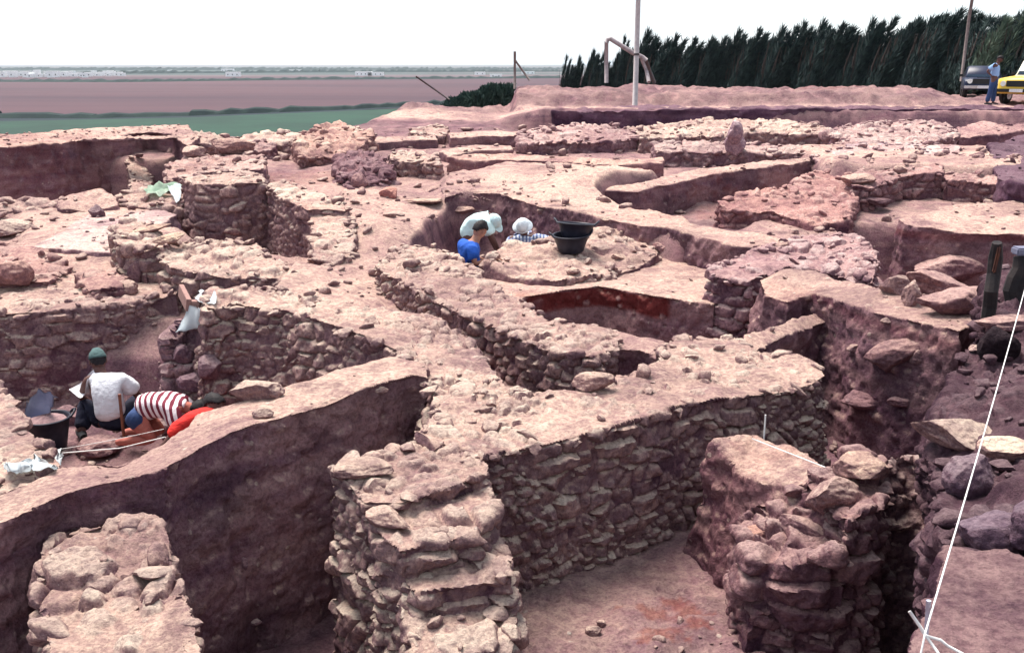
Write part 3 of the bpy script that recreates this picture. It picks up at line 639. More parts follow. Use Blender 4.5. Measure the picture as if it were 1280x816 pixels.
for r0, r1 in zip(ring, ring[1:]):
    for k in range(64): bm.faces.new((r0[k], r1[k], r1[(k+1) % 64], r0[(k+1) % 64]))
bm.faces.new(ring[0]); tag(bm_obj('plain', bm, make_plain()), kind='structure')
def sheet(name, pts, z, mat):
    bm = bmesh.new(); bm.faces.new([bm.verts.new(at(px, py, z)) for px, py in pts]); bmesh.ops.recalc_face_normals(bm, faces=bm.faces)
    o = bm_obj(name, bm, mat); tag(o, kind='structure'); return o
gm = N('green_crop', .9); gp = gm.n('ShaderNodeNewGeometry').outputs['Position']; gm.col(gm.mix(gm.rng(gm.noise(gp, .02, 6, .7), .35, .65), (.004, .026, .016), (.008, .042, .024))); GREEN = gm.m
sheet('green_field', [(-400,162),(-100,154),(240,147),(430,139),(545,134),(640,134),(700,200),(400,240),(-400,240)], -19.8, GREEN)
DARKV = simple('dark_verge', (.004, .010, .018), .95, (.008, .016, .024), .02)
def strip(name, pts, z, w0, h0, mat, label):        # far hedge: a low ragged ridge
    r = random.Random(len(pts)*7+int(pts[0][1])); bm = bmesh.new(); prev = None
    for (a, b) in zip(pts, pts[1:]):
        A, B = at(a[0], a[1], z), at(b[0], b[1], z); n = max(int((B-A).length/6), 2)
        for k in range(n+1):
            p = A.lerp(B, k/n); hgt = h0*r.uniform(.5, 1.1)
            cur = [bm.verts.new(p+Vector((0, -w0, -.3))), bm.verts.new(p+Vector((0, -w0*.4, hgt*.8))), bm.verts.new(p+Vector((0, w0*.3, hgt))), bm.verts.new(p+Vector((0, w0, -.3)))]
            if prev:
                for i in range(3): bm.faces.new((prev[i], cur[i], cur[i+1], prev[i+1]))
            prev = cur
    o = bm_obj(name, bm, mat); tag(o, label, None, None, 'stuff'); return o
HEDGE = simple('far_scrub', (.006, .016, .018), .95, (.014, .030, .026), .2)
strip('scrub', [(-200,152),(0,148),(120,148),(240,145),(430,137.5),(560,130.5)], -20, 5, 2.6, HEDGE, 'dark line of scrub along the far side of the green field')
sheet('dark_verge', [(-300,142),(0,142),(120,144),(240,143),(430,136),(560,129),(560,132),(430,139),(240,147),(0,153),(-300,156)], -19.85, DARKV)
strip('scrub', [(-200,102),(150,103),(380,100),(700,98)], -20, 14, 4, HEDGE, 'thin dark line of trees across the brown plain')
strip('scrub', [(100,93),(400,91),(720,90)], -20, 20, 7, HEDGE, 'second line of distant trees nearer the horizon')
strip('scrub', [(-250,88),(200,88),(720,87.5)], -20, 40, 9, HEDGE, 'farthest line of trees under the horizon')
def ORD(n):
    ones = ['', 'first', 'second', 'third', 'fourth', 'fifth', 'sixth', 'seventh', 'eighth', 'ninth', 'tenth', 'eleventh', 'twelfth', 'thirteenth', 'fourteenth', 'fifteenth', 'sixteenth', 'seventeenth', 'eighteenth', 'nineteenth']
    tens = {2: ('twenty', 'twentieth'), 3: ('thirty', 'thirtieth'), 4: ('forty', 'fortieth'), 5: ('fifty', 'fiftieth')}
    return ones[n] if n < 20 else (tens[n//10][1] if n % 10 == 0 else tens[n//10][0]+'-'+ones[n % 10])
# white village
WHITE = simple('limewash', (.85, .85, .84), .85, (.78, .78, .77), .3); DK = simple('dark_opening', (.03, .03, .035), .8)
rr = random.Random(3)
def house(x, y, sx, sy, h, label, group):
    e = empty('village_house', (x, y, -20)); tag(e, label, 'house', group)
    bm = bmesh.new(); add_box(bm, Vector((0, 0, h/2)), (sx, sy, h)); bm_obj('wall', bm, WHITE, e)
    bm = bmesh.new(); add_box(bm, Vector((0, 0, h+.25)), (sx+.3, sy+.3, .5)); bm_obj('roof', bm, WHITE, e)
    for k in range(max(1, int(sx/7))):
        bm = bmesh.new(); add_box(bm, Vector((-sx/2+(k+.5)*sx/max(1, int(sx/7)), -sy/2-.02, h*.45)), (1.6, .1, 2.0)); bm_obj('window', bm, DK, e)
for k in range(46):
    px = -10+163*k/45+rr.uniform(-2, 2); p = at(px, 96.5+rr.uniform(-2.4, .8), -20)
    house(p.x, p.y, rr.uniform(5, 11), 9, rr.uniform(4, 9), f'{ORD(k+1)} tiny white house from the left in the village under the horizon', 'white houses of the far village')
for k, (px, py) in enumerate(((215,90),(285,88),(292,94),(370,88),(455,93),(470,93),(600,92),(620,95),(660,91))):
    p = at(px, py+2, -20); house(p.x, p.y, rr.uniform(14, 34), 12, rr.uniform(4, 7), f'{ORD(k+1)} pale farm building from the left among those scattered right of the village', 'farm buildings on the far plain')

# ------------------------------------------------------------------ trees
LEAF = N('feathery_leaf', .8); LEAF.col(LEAF.mix(LEAF.rng(LEAF.noise(LEAF.n('ShaderNodeNewGeometry').outputs['Position'], 3, 3), .35, .65), (.006, .016, .018), (.018, .038, .034))); LEAF = LEAF.m
LEAF2 = simple('pale_leaf', (.05, .085, .06), .8, (.10, .13, .09), 2)
BARK = simple('bark', (.035, .026, .024), .9, (.05, .035, .03), 8)
def tufts(axes, n, lean, r, ln=(.18, .5), wd=(.014, .036)):
    """axes: list of (p0, p1, radius at base); returns quads of leaf sprays following each axis"""
    k = r.integers(len(axes), size=n); t = r.random(n)**.8
    P0 = np.array([a[0] for a in axes])[k]; P1 = np.array([a[1] for a in axes])[k]; rad = np.array([a[2] for a in axes])[k]
    prof = np.interp(t, [0, .12, .35, .7, 1], [.55, .95, 1, .6, .08])
    ang = r.random(n)*2*np.pi; rr_ = rad*prof*np.sqrt(r.random(n))
    clump = 1+.25*np.sin(ang*3+k*2+t*11)
    c = P0+(P1-P0)*t[:, None]; c[:, 0] += lean*t*t*.5
    c[:, 0] += np.cos(ang)*rr_*clump; c[:, 1] += np.sin(ang)*rr_*clump
    d = np.stack([np.cos(ang)*.45+.42*lean+r.normal(size=n)*.25, np.sin(ang)*.45+r.normal(size=n)*.25, np.full(n, .85)+r.normal(size=n)*.2], 1)
    d /= np.linalg.norm(d, axis=1)[:, None]; L = r.uniform(*ln, n)[:, None]; W = r.uniform(*wd, n)[:, None]
    s = np.cross(d, r.normal(size=(n, 3))); s /= np.linalg.norm(s, axis=1)[:, None]
    v = np.stack([c-s*W*.6, c+d*L*.5-s*W, c+d*L, c+d*L*.5+s*W], 1).reshape(-1, 3)
    return v, np.arange(n*4).reshape(n, 4)
def make_tree(seed, h, mat, spires=6, n=6500, lean=.5, wide=.75):
    r = np.random.default_rng(seed); root = empty('windswept_tree', (0, 0, 0))
    axes = []
    bm = bmesh.new(); add_tube(bm, [(0, 0, -.3), (.02, 0, h*.2), (.08, 0, h*.55), (.25*lean, 0, h*.85)], [.09, .07, .045, .015], 7)
    for k in range(spires):
        a = r.uniform(0, 6.28); q = r.uniform(.1, .6)*wide; hh_ = h*(1 if k == 0 else r.uniform(.5, .97))
        p0 = (math.cos(a)*q*.5, math.sin(a)*q*.5, .05*h); p1 = (math.cos(a)*q+.3*lean, math.sin(a)*q, hh_); axes.append((p0, p1, wide*r.uniform(.22, .5)))
        add_tube(bm, [(0, 0, h*.15), ((p0[0]+p1[0])*.4, (p0[1]+p1[1])*.4, h*.4), (p1[0]*.95, p1[1]*.95, hh_*.85)], [.04, .03, .01], 5)
    bm_obj('trunk', bm, BARK, root)
    v, f = tufts(axes, n, lean, r); obj('crown', mesh_from('crown', v, [f], None, False), mat, root)
    return root
def copy_tree(o, parent=None):
    c = o.copy(); C.objects.link(c); c.parent = parent
    for ch in o.children: copy_tree(ch, c)
    return c
protos = [make_tree(s, 4.0, LEAF, 10, 8500, 1.7, 1.0) for s in (1, 2, 3, 4)]
prof = np.array([(690,84),(703,78),(712,66),(722,80),(730,60),(740,74),(748,66),(760,72),(775,60),(790,46),(806,42),(822,50),(835,46),(850,58),(862,50),(880,48),(896,54),(905,44),(925,46),(940,42),(955,48),(968,40),(985,46),(1002,24),(1022,38),(1040,42),(1055,34),(1072,30),(1092,18),(1108,34),(1122,30),(1140,26),(1158,12),(1176,20),(1192,28),(1210,24),(1232,26),(1250,20),(1280,14),(1320,10)])
xs = np.concatenate([np.array([705, 716, 729, 741, 752, 764, 777]), np.arange(788, 1330, 11.5)])
rt = random.Random(8)
for i, px in enumerate(xs):
    d = np.interp(px, [700, 1300], [84, 49])+rt.uniform(-1.2, 1.2); py = np.interp(px+7, prof[:, 0], prof[:, 1])+rt.uniform(-7, 6)
    top = ath(px, py, d); gx_ = top.x-.3; gzz = min(hz(gx_, d), .5)
    o = protos[i] if i < 4 else copy_tree(protos[rt.randrange(4)])
    o.location = (gx_, d, gzz-.1); s_ = (top.z-gzz)/4.05; w_ = rt.uniform(.95, 1.45)*(1.0 if px > 780 else .62)
    o.scale = (w_*.95, w_, s_); o.rotation_euler = (0, 0, 0 if i < 4 else rt.uniform(-.5, .5))
    tag(o, f'{ORD(i-6)} dark windswept tree from the left in the tall hedge behind the earth bank' if px > 780 else f'small dark tree at the low end of the hedge, {ORD(i+1)} from the left', 'tree', 'dark windswept trees of the hedge' if px > 780 else 'small trees at the left end of the hedge')
fea = make_tree(21, 4.0, LEAF2, 7, 5200, 1.1, 1.1)
for i, (px, py, d) in enumerate(((1240,24,51.0),(1264,16,50.6),(1292,10,51.0))):
    o = fea if i == 0 else copy_tree(fea); top = ath(px, py, d); o.location = (top.x-.5, d, -.1); o.scale = (1.1, 1, (top.z+.1)/4.1)
    tag(o, ('greyish feathery tree above the standing man, leftmost of three', 'greyish feathery tree just left of the yellow vehicle, middle of three', 'greyish feathery tree cut by the right edge above the yellow vehicle')[i], 'tree', 'feathery grey trees')
def bush(px, py, d, w_, h_, seed, label):
    p = ath(px, py, d); r = np.random.default_rng(seed)
    v, f = tufts([((r.normal()*.2*w_, r.normal()*.2*w_, -.1), (r.normal()*.3*w_, r.normal()*.2*w_, h_), w_*.5) for _ in range(6)], 2600, .2, r, (.12, .26), (.025, .05))
    e = empty('bush', p); tag(e, label, 'bush', 'bushes on the rim of the site'); obj('foliage', mesh_from('foliage', v, [f], None, False), LEAF3, e)
    bm = bmesh.new(); add_tube(bm, [(0, 0, -.6), (.05, 0, h_*.5)], [.05, .02], 6); bm_obj('stem', bm, BARK, e)
LEAF3 = simple('bush_leaf', (.02, .045, .04), .85, (.045, .08, .06), 3)
for i, (px, py, d, w_, h_, t_) in enumerate(((566,139,42,1.1,.42,'small dark bush at the left end of the bushes by the leaning pole'),(590,137,42.5,1.2,.6,'dark bush second from the left, between the leaning pole and the earth bank'),
      (610,134,43,1.2,.75,'tallest rounded bush just left of the end of the earth bank'),(628,133,43,1.1,.8,'dark bush touching the cut end of the earth bank'))):
    bush(px, py, d, w_, h_, 70+i, t_)

# ------------------------------------------------------------------ poles
WOODG = simple('weathered_wood', (.20, .16, .15), .85, (.12, .09, .09), 12); CONC = simple('grey_pole', (.42, .38, .38), .8, (.32, .28, .29), 9)
IRON = simple('dark_iron', (.05, .045, .055), .5, (.10, .06, .05), 15); PIPE = simple('grey_pipe', (.30, .26, .27), .6, (.2, .16, .17), 9)
def pole(name, pts, rad, mat, label, cat='pole'):
    b = Vector(pts[0]); bm = bmesh.new(); add_tube(bm, [Vector(p)-b for p in pts], rad, 10)
    o = bm_obj(name, bm, mat, smooth=True); o.location = b; tag(o, label, cat); return o
b0 = ath(794, 119, 36.2); tall = empty('utility_pole', b0); tag(tall, 'tall grey pole before the earth bank, cut off by the top of the photo', 'pole')
bm = bmesh.new(); add_tube(bm, [(0, 0, -.4), (0, 0, 3), (.02, 0, 7.6)], [.095, .085, .065], 12); bm_obj('shaft', bm, CONC, tall, True)
bm = bmesh.new(); add_box(bm, Vector((.02, 0, 7.4)), (1.2, .09, .09)); bm_obj('crossarm', bm, WOODG, tall)
bm = bmesh.new(); add_tube(bm, [(0, 0, 1.35), (0, 0, 1.42)], .10, 12); bm_obj('band', bm, IRON, tall)
# bent pipe on legs: a filling gantry
gB = ath(758, 99, 38.4); gan = empty('pipe_gantry', gB); tag(gan, 'bent grey pipe gantry sloping down to two crossed legs beside the tall pole', 'pipe gantry')
def L(px, py, d=38.4): return ath(px, py, d)-gB
bm = bmesh.new(); add_tube(bm, [L(758, 104), L(758, 52)], .075, 9); bm_obj('post', bm, PIPE, gan, True)
bm = bmesh.new(); add_tube(bm, [L(758, 54), L(759.5, 50), L(763, 49), L(790, 66), L(803, 72), L(808, 76)], .085, 9); bm_obj('arm', bm, PIPE, gan, True)
bm = bmesh.new(); add_tube(bm, [L(802, 74), L(808, 88), L(811, 103, 38.0)], .07, 8); bm_obj('leg', bm, PIPE, gan, True)
bm = bmesh.new(); add_tube(bm, [L(807, 75), L(812, 90), L(818, 104, 38.8)], .07, 8); bm_obj('leg', bm, IRON, gan, True)
fp = ath(643.5, 102, 41); fen = empty('fence_post', fp); tag(fen, 'thin post with a slanting brace at the left end of the earth bank', 'post')
bm = bmesh.new(); add_tube(bm, [(0, 0, -.3), (0, 0, 1.15)], .05, 8); bm_obj('post', bm, WOODG, fen, True)
bm = bmesh.new(); add_tube(bm, [(.02, 0, .80), ath(662, 101, 41)-fp], .04, 8); bm_obj('brace', bm, WOODG, fen, True)
pole('leaning_pole', [ath(566, 128, 42), ath(543, 112, 42), ath(520, 96, 42)], .035, IRON, 'thin dark pole leaning to the left out of the bushes against the brown plain')
pole('wooden_pole', [ath(1206, 60, 47.6)-Vector((0, 0, 1.5)), ath(1211, 24, 47.6), ath(1216, -6, 47.6)], .07, WOODG, 'slightly leaning dark pole rising above the hedge near the right end')
#OBJECTS2
# ------------------------------------------------------------------ boulders
def drop(px, py, back=0.0):                          # the surface seen at this point of the photograph
    r_ = ray(px, py).normalized(); hit, loc, n, i_, ob, m_ = sc.ray_cast(bpy.context.evaluated_depsgraph_get(), Vector((0, 0, EYE)), r_)
    return Vector(loc)+r_*back if hit else at(px, py, -.5)
def boulder(label, px, py, z, sx, sy=None, sz=None, seed=1, rz=0, tilt=0, col=(1, 1, 1), sub=5, name='boulder', dust=1., cat='boulder', red=0., point=None, sink=.25):
    co, f = ico(sub); r = np.random.default_rng(seed+900); sy = sy or sx*.8; sz = sz or sx*.55
    for _ in range(10):
        n = r.normal(size=3); n /= np.linalg.norm(n); d = r.uniform(.5, .88); s = co@n-d; co = co-np.outer(np.maximum(s, 0)*.9, n)
    nn = co/np.linalg.norm(co, axis=1)[:, None]
    co = co+nn*(fbm(co+seed, 1.4, 4, seed)*.14+fbm(co+seed, 5, 4, seed+3)*.06-np.abs(fbm(co+seed, 3, 4, seed+5))*.07)[:, None]
    co = (co*np.array([sx, sy, sz]))@np.array(Matrix.Rotation(rz, 3, 'Z') @ Matrix.Rotation(tilt, 3, 'Y')).T
    st = np.stack([np.full(len(co), r.uniform(.3, .8)), np.zeros(len(co)), np.full(len(co), red), np.full(len(co), dust)], 1)
    o = obj(name, mesh_from(name, co, [f], st), DIG); p = point if px == 0 else drop(px, py+(0 if point is not None else sz*.35/max(drop(px, py).y, 1)*FPX), sx*.25 if point is not None else 0)
    o.location = p+Vector((0, 0, sz*(1-sink*2) if point is None or px == 0 else 0))
    o.color = (*col, 1); tag(o, label, cat); return o
boulder('large flat topped block of pinkish stone, farthest of three by the blackened posts', 1180, 340, -.95, .62, .42, .26, 11, -.1, .05, (.85, .74, .8))
boulder('pale tilted slab in the middle of the three blocks by the blackened posts', 1178, 362, -.9, .52, .34, .19, 12, -.15, .12, (.9, .8, .84))
boulder('lowest pinkish block of the three, lying against the balk by the blackened posts', 1196, 380, -.85, .42, .26, .16, 13, .1, .05, (.85, .74, .8))
boulder('pointed pale stone standing beside the three blocks near the balk', 1138, 372, -.8, .13, .09, .17, 14, .4, .2)
boulder('small rounded stone left of the pointed pale stone', 1118, 362, -.8, .16, .12, .12, 15)
boulder('large tilted boulder sticking out of the stony balk face at the right', 1122, 442, 0, .30, .2, .15, 21, -.5, -.35, (.85, .75, .8), point=ath(1126, 434, 7.95))
boulder('flat slab lying low at the foot of the stony balk face', 1082, 498, 0, .27, .2, .08, 22, .1, .05, (.7, .6, .7), point=ath(1085, 494, 8.05), dust=.5)
boulder('small pale stone set in the stony balk face left of the tilted boulder', 1069, 435, 0, .08, .07, .06, 23, point=ath(1068, 434, 8.15))
boulder('small stone right of the tilted boulder in the stony balk face', 1148, 446, 0, .10, .08, .07, 24, point=ath(1150, 444, 7.8))
boulder('thin pale stone high in the stony balk face', 1110, 400, 0, .08, .06, .035, 25, point=ath(1110, 402, 8.1))
boulder('flat grey stone at the bottom of the stony balk face, right of the flat slab', 1128, 503, 0, .14, .1, .06, 26, col=(.75, .66, .76), point=ath(1128, 501, 7.7), dust=.5)
boulder('big pale rock jutting from the dark slope, crossed by the string', 1196, 545, -.52, .26, .22, .10, 31, -.3, .1)
boulder('white flat rock on the dark slope at the right edge, right of the string', 1262, 562, -.42, .17, .13, .075, 32, 0, 0, (1.25, 1.25, 1.2))
boulder('black burnt lump on the dark slope below the blackened posts', 1246, 435, -.18, .15, .12, .14, 33, 0, 0, (.10, .10, .13), dust=.2)
boulder('long pale pinkish stone above the black burnt lump', 1262, 405, -.2, .3, .12, .06, 34, .2, 0, (.95, .85, .9))
boulder('white pebble beside the black burnt lump', 1219, 436, -.3, .05, .04, .035, 35, col=(1.3, 1.3, 1.3))
boulder('grey blue block under the pale rock on the dark slope', 1210, 600, -.55, .15, .12, .13, 36, .4, .2, (.6, .62, .8), dust=.6)
boulder('rounded bluish boulder right of the cut end of the dark slope', 1246, 672, -.30, .2, .13, .12, 37, .1, 0, (.5, .5, .7), dust=.5)
boulder('bluish boulder at the right frame edge above the flat pinkish ground', 1290, 668, -.25, .2, .13, .13, 38, .8, 0, (.5, .5, .7), dust=.5)
boulder('pale rounded stone lying on the top of the diagonal balk', 329, 518, -.84, .075, .06, .045, 41, .3)
boulder('white forked stone on the face edge of the diagonal balk near its right end', 470, 487, 0, .10, .04, .035, 42, .4, .1, (1.2, 1.2, 1.15), point=ath(478, 488, 6.72))
boulder('small white stone hanging low in the face of the diagonal balk', 305, 705, 0, .03, .025, .05, 43, point=ath(306, 706, 5.52), col=(1.1, 1.1, 1.2), name='stone')
boulder('whitish broken stone at the foot of the diagonal balk face', 318, 776, 0, .05, .04, .03, 44, point=ath(318, 776, 5.3), col=(1.1, 1.1, 1.2), name='stone')
boulder('tall grey boulder standing on the far wall of squared stones', 919, 188, -.4, .26, .24, .30, 51, 0, 0, (1.15, 1.2, 1.4), sink=0.12)
boulder('smaller grey boulder behind the tall grey one on the far wall', 917, 172, -.3, .24, .2, .26, 52, .5, 0, (1.1, 1.15, 1.35), sink=.1)
boulder('round white boulder on the wall behind the tall square faced wall', 244, 191, -.35, .28, .24, .16, 53, 0, 0, (1.1, 1.08, 1.05))
boulder('round grey stone sitting in front of the rounded lump of pinkish earth', 122, 266, -1.03, .15, .13, .12, 54, 0, 0, (.6, .58, .7))
boulder('large pale stone on the rim of the white plaster floor at the left edge', 16, 288, -1.0, .36, .26, .16, 55)
boulder('smooth pinkish boulder at the left edge below the white plaster floor', 12, 346, -1.15, .30, .22, .22, 56, 0, 0, (1.0, .84, .84))
boulder('upright grey slab in the ruined wall of rounded stones', 172, 338, 0, .15, .1, .24, 57, .1, .05, (.85, .78, .88), point=ath(171, 338, 11.9))
boulder('big white rounded stone at the foot of the ruined wall of rounded stones', 158, 362, 0, .22, .18, .13, 58, .2, 0, (1.1, 1.08, 1.05), point=ath(160, 364, 11.5))
boulder('tilted long pale stone capping the left end of the ruined wall', 186, 288, -.6, .3, .14, .06, 59, .3, -.2, (1.15, 1.1, 1.0))
boulder('second pale capping stone on the ruined wall, right of the tilted one', 214, 299, -.64, .24, .13, .06, 60, .5, -.15, (1.15, 1.12, 1.0))
boulder('pale stone stuck low in the tall square faced wall', 292, 290, 0, .17, .12, .10, 61, point=ath(290, 290, 17.2), col=(1.0, .9, .9))
boulder('pale flat boulder on the ground below the skyline rim left of the centre', 296, 186, -.7, .6, .4, .2, 62, 0, .05, (1.1, 1.05, 1))
boulder('pointed pale stone in the dark heap of round stones', 450, 228, -.9, .17, .13, .2, 63, 0, 0, (1.0, .9, .95), dust=.5)
boulder('reddish stone at the near edge of the dark heap of round stones', 488, 244, -1.0, .2, .15, .12, 64, 0, 0, (1.1, .75, .72))
boulder('flat pale slab with a shadowed edge left of the long curved balk', 534, 252, -.85, .42, .3, .07, 65, 0, 0, (1.1, 1.08, 1.0))
boulder('pale pinkish slab in the pit side behind the group of three diggers', 578, 262, 0, .26, .2, .1, 66, 0, .1, (1.1, 1, .98), point=ath(575, 262, 14.0))
boulder('white oval stone in the balk face between the white hat and the buckets', 678, 264, 0, .1, .07, .05, 67, point=ath(679, 263, 13.7), col=(1.1, 1.1, 1.05))
boulder('white stone in the balk face right of the buckets', 758, 274, 0, .1, .07, .045, 68, point=ath(759, 274, 13.3), col=(1.1, 1.1, 1.05))
boulder('white stone at the near edge of the rubble bench below the buckets', 718, 340, -1.05, .1, .08, .055, 69, col=(1.15, 1.15, 1.1))
boulder('flat light stone between the buckets and the balk face on the rubble bench', 772, 322, -1.0, .12, .09, .05, 70, col=(1.1, 1.05, 1))
boulder('stone hanging in the red face right of the rubble bench', 826, 310, 0, .14, .1, .08, 71, .3, .2, (.95, .8, .85), point=ath(822, 308, 12.6))
boulder('pale rounded end stone crowning the curved wall of dark stones at the right', 1072, 226, -.55, .3, .28, .13, 72, 0, 0, (1.15, 1.1, 1.05))
boulder('white stone on the earth top of the curved wall of dark stones', 1126, 213, -.5, .16, .12, .09, 73, col=(1.15, 1.15, 1.1))
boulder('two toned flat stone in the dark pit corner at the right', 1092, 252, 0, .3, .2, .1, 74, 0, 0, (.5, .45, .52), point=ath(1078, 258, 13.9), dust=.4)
boulder('big pale rock on the top of the rock heap beside the black pit', 1078, 586, 0, .21, .16, .10, 101, .2, 0, (1.1, 1.06, 1.0))
boulder('knobbly pale rock at the near edge of the rock heap, above its face', 1040, 622, 0, .19, .15, .12, 102, .5, .1, (.95, .88, .9))
boulder('long slab projecting from the face of the rock heap', 1010, 664, 0, .24, .17, .09, 103, -.3, .25, (.8, .72, .78), point=1)
boulder('brown rounded rock at the left side of the rock heap', 950, 668, 0, .12, .1, .08, 104, 0, 0, (.9, .68, .66), point=1)
boulder('stray fist sized stone on the floor of the near room', 742, 788, -1.9, .055, .05, .04, 81, name='stone')
boulder('second fist sized stone touching the stray one on the floor of the near room', 751, 780, -1.9, .035, .03, .03, 82, name='stone', col=(1.1, 1.1, 1.1))
boulder('big white knobbly stone on the far edge of the broad wall top', 742, 480, -.90, .18, .13, .09, 83, .2, 0, (1.1, 1.08, 1.05))
boulder('long pale stone lying on the top of the stepped pier', 488, 650, -1.1, .15, .1, .07, 84, -.4, .1, (1.05, 1.02, 1.0))
boulder('pale flat corner stone at the far left corner of the stepped pier', 452, 588, -.91, .22, .15, .06, 85, -.3, 0, (1.0, .97, .95))
boulder('rounded grey stone among the seated digger and the blackened wall end', 243, 478, -1.55, .17, .14, .11, 86, 0, 0, (.7, .68, .85), dust=.7)
boulder('knobbly stone at the corner of the blackened wall beside the white sheets', 230, 442, -1.35, .14, .12, .12, 87, 0, 0, (.7, .68, .84), dust=.7)
boulder('pale boulder under the wall foot near the diagonal balk top', 320, 492, -1.3, .2, .14, .10, 88)
boulder('stone slab behind the black bucket at the left', 90, 522, -1.9, .2, .16, .13, 89, 0, 0, (.75, .68, .8), dust=.6)
boulder('low pinkish stone between the bucket and the seated digger', 130, 560, -2.2, .26, .2, .12, 90, 0, 0, (.85, .75, .82), dust=.7)
boulder('dark corner stone beside the diggers at the foot of the blackened wall', 262, 462, -1.6, .14, .12, .13, 91, .3, 0, (.75, .7, .84), dust=.6)

# small loose debris on the ground
r = np.random.default_rng(77); n = 5200
h_ = 4.8*(34/4.8)**(r.random(n)**.8); a_ = np.radians(r.uniform(-34, 34, n)); X = h_*np.sin(a_); Y = h_*np.cos(a_); Z = height(X, Y)
keep = fbm(np.stack([X, Y, Z], 1), .8, 3, 91) > -.08; X, Y, Z = X[keep], Y[keep], Z[keep]
sz = (.012+.06*r.random(len(X))**3)*(.6+Y/13)
rc, rf, rtn = rocks_at(np.stack([X, Y, Z+sz*.2], 1), sz, ROCK2, 12, .3)
rs_ = np.stack([rtn, np.zeros(len(rc)), np.zeros(len(rc)), np.full(len(rc), .7)], 1)
tag(obj('rubble', mesh_from('rubble', rc, [rf], rs_), DIG), 'small loose stones and crumbs of earth strewn over the trench floors and ledges', None, None, 'stuff')

# ------------------------------------------------------------------ buckets
RUB = simple('black_rubber', (.012, .012, .022), .45, (.022, .022, .036), 12, .004)
def bucket(loc, rt, rb, h, label, rz=0, tilt=(0, 0)):
    e = empty('rubber_bucket', loc, rz); e.rotation_euler = (tilt[0], tilt[1], rz); tag(e, label, 'bucket', 'black rubber buckets')
    bm = bmesh.new(); k = rb+(rt-rb)*.5
    add_lathe(bm, [(.001, 0), (rb*.9, 0), (rb, .015), (k, h*.5), (rt, h-.015), (rt+.014, h-.012), (rt+.016, h), (rt-.004, h+.004), (rt-.012, h-.01), (k-.012, h*.5), (rb-.012, .02), (.001, .014)], 36)
    bm_obj('tub', bm, RUB, e, True)
    for s_ in (-1, 1):
        bm = bmesh.new(); add_tube(bm, [(s_*(rt-.005), -.06, h-.02), (s_*(rt+.035), -.05, h+.025), (s_*(rt+.055), 0, h+.045), (s_*(rt+.035), .05, h+.025), (s_*(rt-.005), .06, h-.02)], .013, 8)
        bm_obj('handle', bm, RUB, e, True)
    return e
bq = drop(714, 314)-Vector((0, 0, .01))
bucket(bq, .24, .165, .24, 'lower black rubber bucket of the two stacked on the rubble bench in the centre', .15, (.05, -.04))
bucket(bq+Vector((.05, .05, .14)), .245, .165, .24, 'upper black rubber bucket stacked inside the other on the rubble bench in the centre', -.1, (-.1, .06))
b2 = ath(63, 560, 9.35); b2.z = hz(b2.x, b2.y)-.01
b2z = ath(63, 560, 9.35).z
bucket(Vector((b2.x, b2.y, b2z)), .215, .16, .33, 'black rubber bucket full of earth on the trench floor at the left', .5)
bm = bmesh.new(); add_lathe(bm, [(.001, -.05), (.195, -.05), (.2, 0), (.17, .02), (.11, .045), (.05, .06), (.001, .062)], 30)
for v in bm.verts: v.co += Vector((random.gauss(0, .004), random.gauss(0, .004), random.gauss(0, .006)))
soil_m = simple('loose_soil', (.30, .19, .19), .95, (.20, .12, .13), 30, .02)
so = bm_obj('soil_heap', bm, soil_m, smooth=True); so.location = (b2.x, b2.y, b2z+.29); tag(so, 'pinkish earth heaped inside the black bucket at the left', 'earth heap')
if hz(b2.x, b2.y) < b2z-.02:
    boulder('flat stone carrying the earth filled bucket at the left', 0, 0, 0, .34, .3, .14, 99, point=Vector((b2.x, b2.y, b2z-.2)), dust=.3, col=(.8, .7, .8), sink=.1)

# ------------------------------------------------------------------ sheets, bags and cloth
def cloth(name, label, cat, pts, z, mat, wob=.04, seed=1, n=14):
    """crumpled sheet over four photo corners, with real thickness"""
    c = [p if isinstance(p, Vector) else at(*p) for p in pts]; o0 = sum(c, Vector())/4; bm = bmesh.new(); g = []
    for i in range(n+1):
        row = []
        for j in range(n+1):
            u, v = i/n, j/n; p = (c[0]*(1-u)*(1-v)+c[1]*u*(1-v)+c[2]*u*v+c[3]*(1-u)*v)-o0
            q = np.array([[p.x+o0.x, p.y+o0.y, 0]]); w = float(fbm(q, 6, 4, seed)[0])*wob*1.6+float(abs(fbm(q, 13, 2, seed+5)[0]))*wob
            e = float(fbm(q, 5, 2, seed+9)[0])*wob*.9
            row.append(bm.verts.new(p+Vector((e, e, w+z))))
        g.append(row)
    for i in range(n):
        for j in range(n): bm.faces.new((g[i][j], g[i+1][j], g[i+1][j+1], g[i][j+1]))
    bmesh.ops.solidify(bm, geom=bm.faces[:], thickness=.006)
    bmesh.ops.recalc_face_normals(bm, faces=bm.faces)
    o = bm_obj(name, bm, mat, smooth=True); o.location = o0; tag(o, label, cat); return o
WSH = simple('white_plastic', (.74, .78, .80), .5, (.60, .66, .70), 5); GSH = simple('green_cloth', (.34, .47, .36), .85, (.48, .56, .47), 3); BSH = simple('grey_blue_plastic', (.30, .32, .42), .6, (.20, .22, .32), 5)
cloth('plastic_sheet', 'white sheet spread on the rubble left of the blackened wall, nearer of two', 'sheet', [drop(x_, y_)+Vector((0, -.02, .0)) for x_, y_ in ((221,422),(249,420),(254,392),(234,392))], .06, WSH, .035, 3)
cloth('plastic_sheet', 'white crumpled sheet on top of the blackened wall end, farther of two', 'sheet', [drop(x_, y_) for x_, y_ in ((244,386),(268,388),(273,372),(250,370))], .05, WSH, .035, 4)
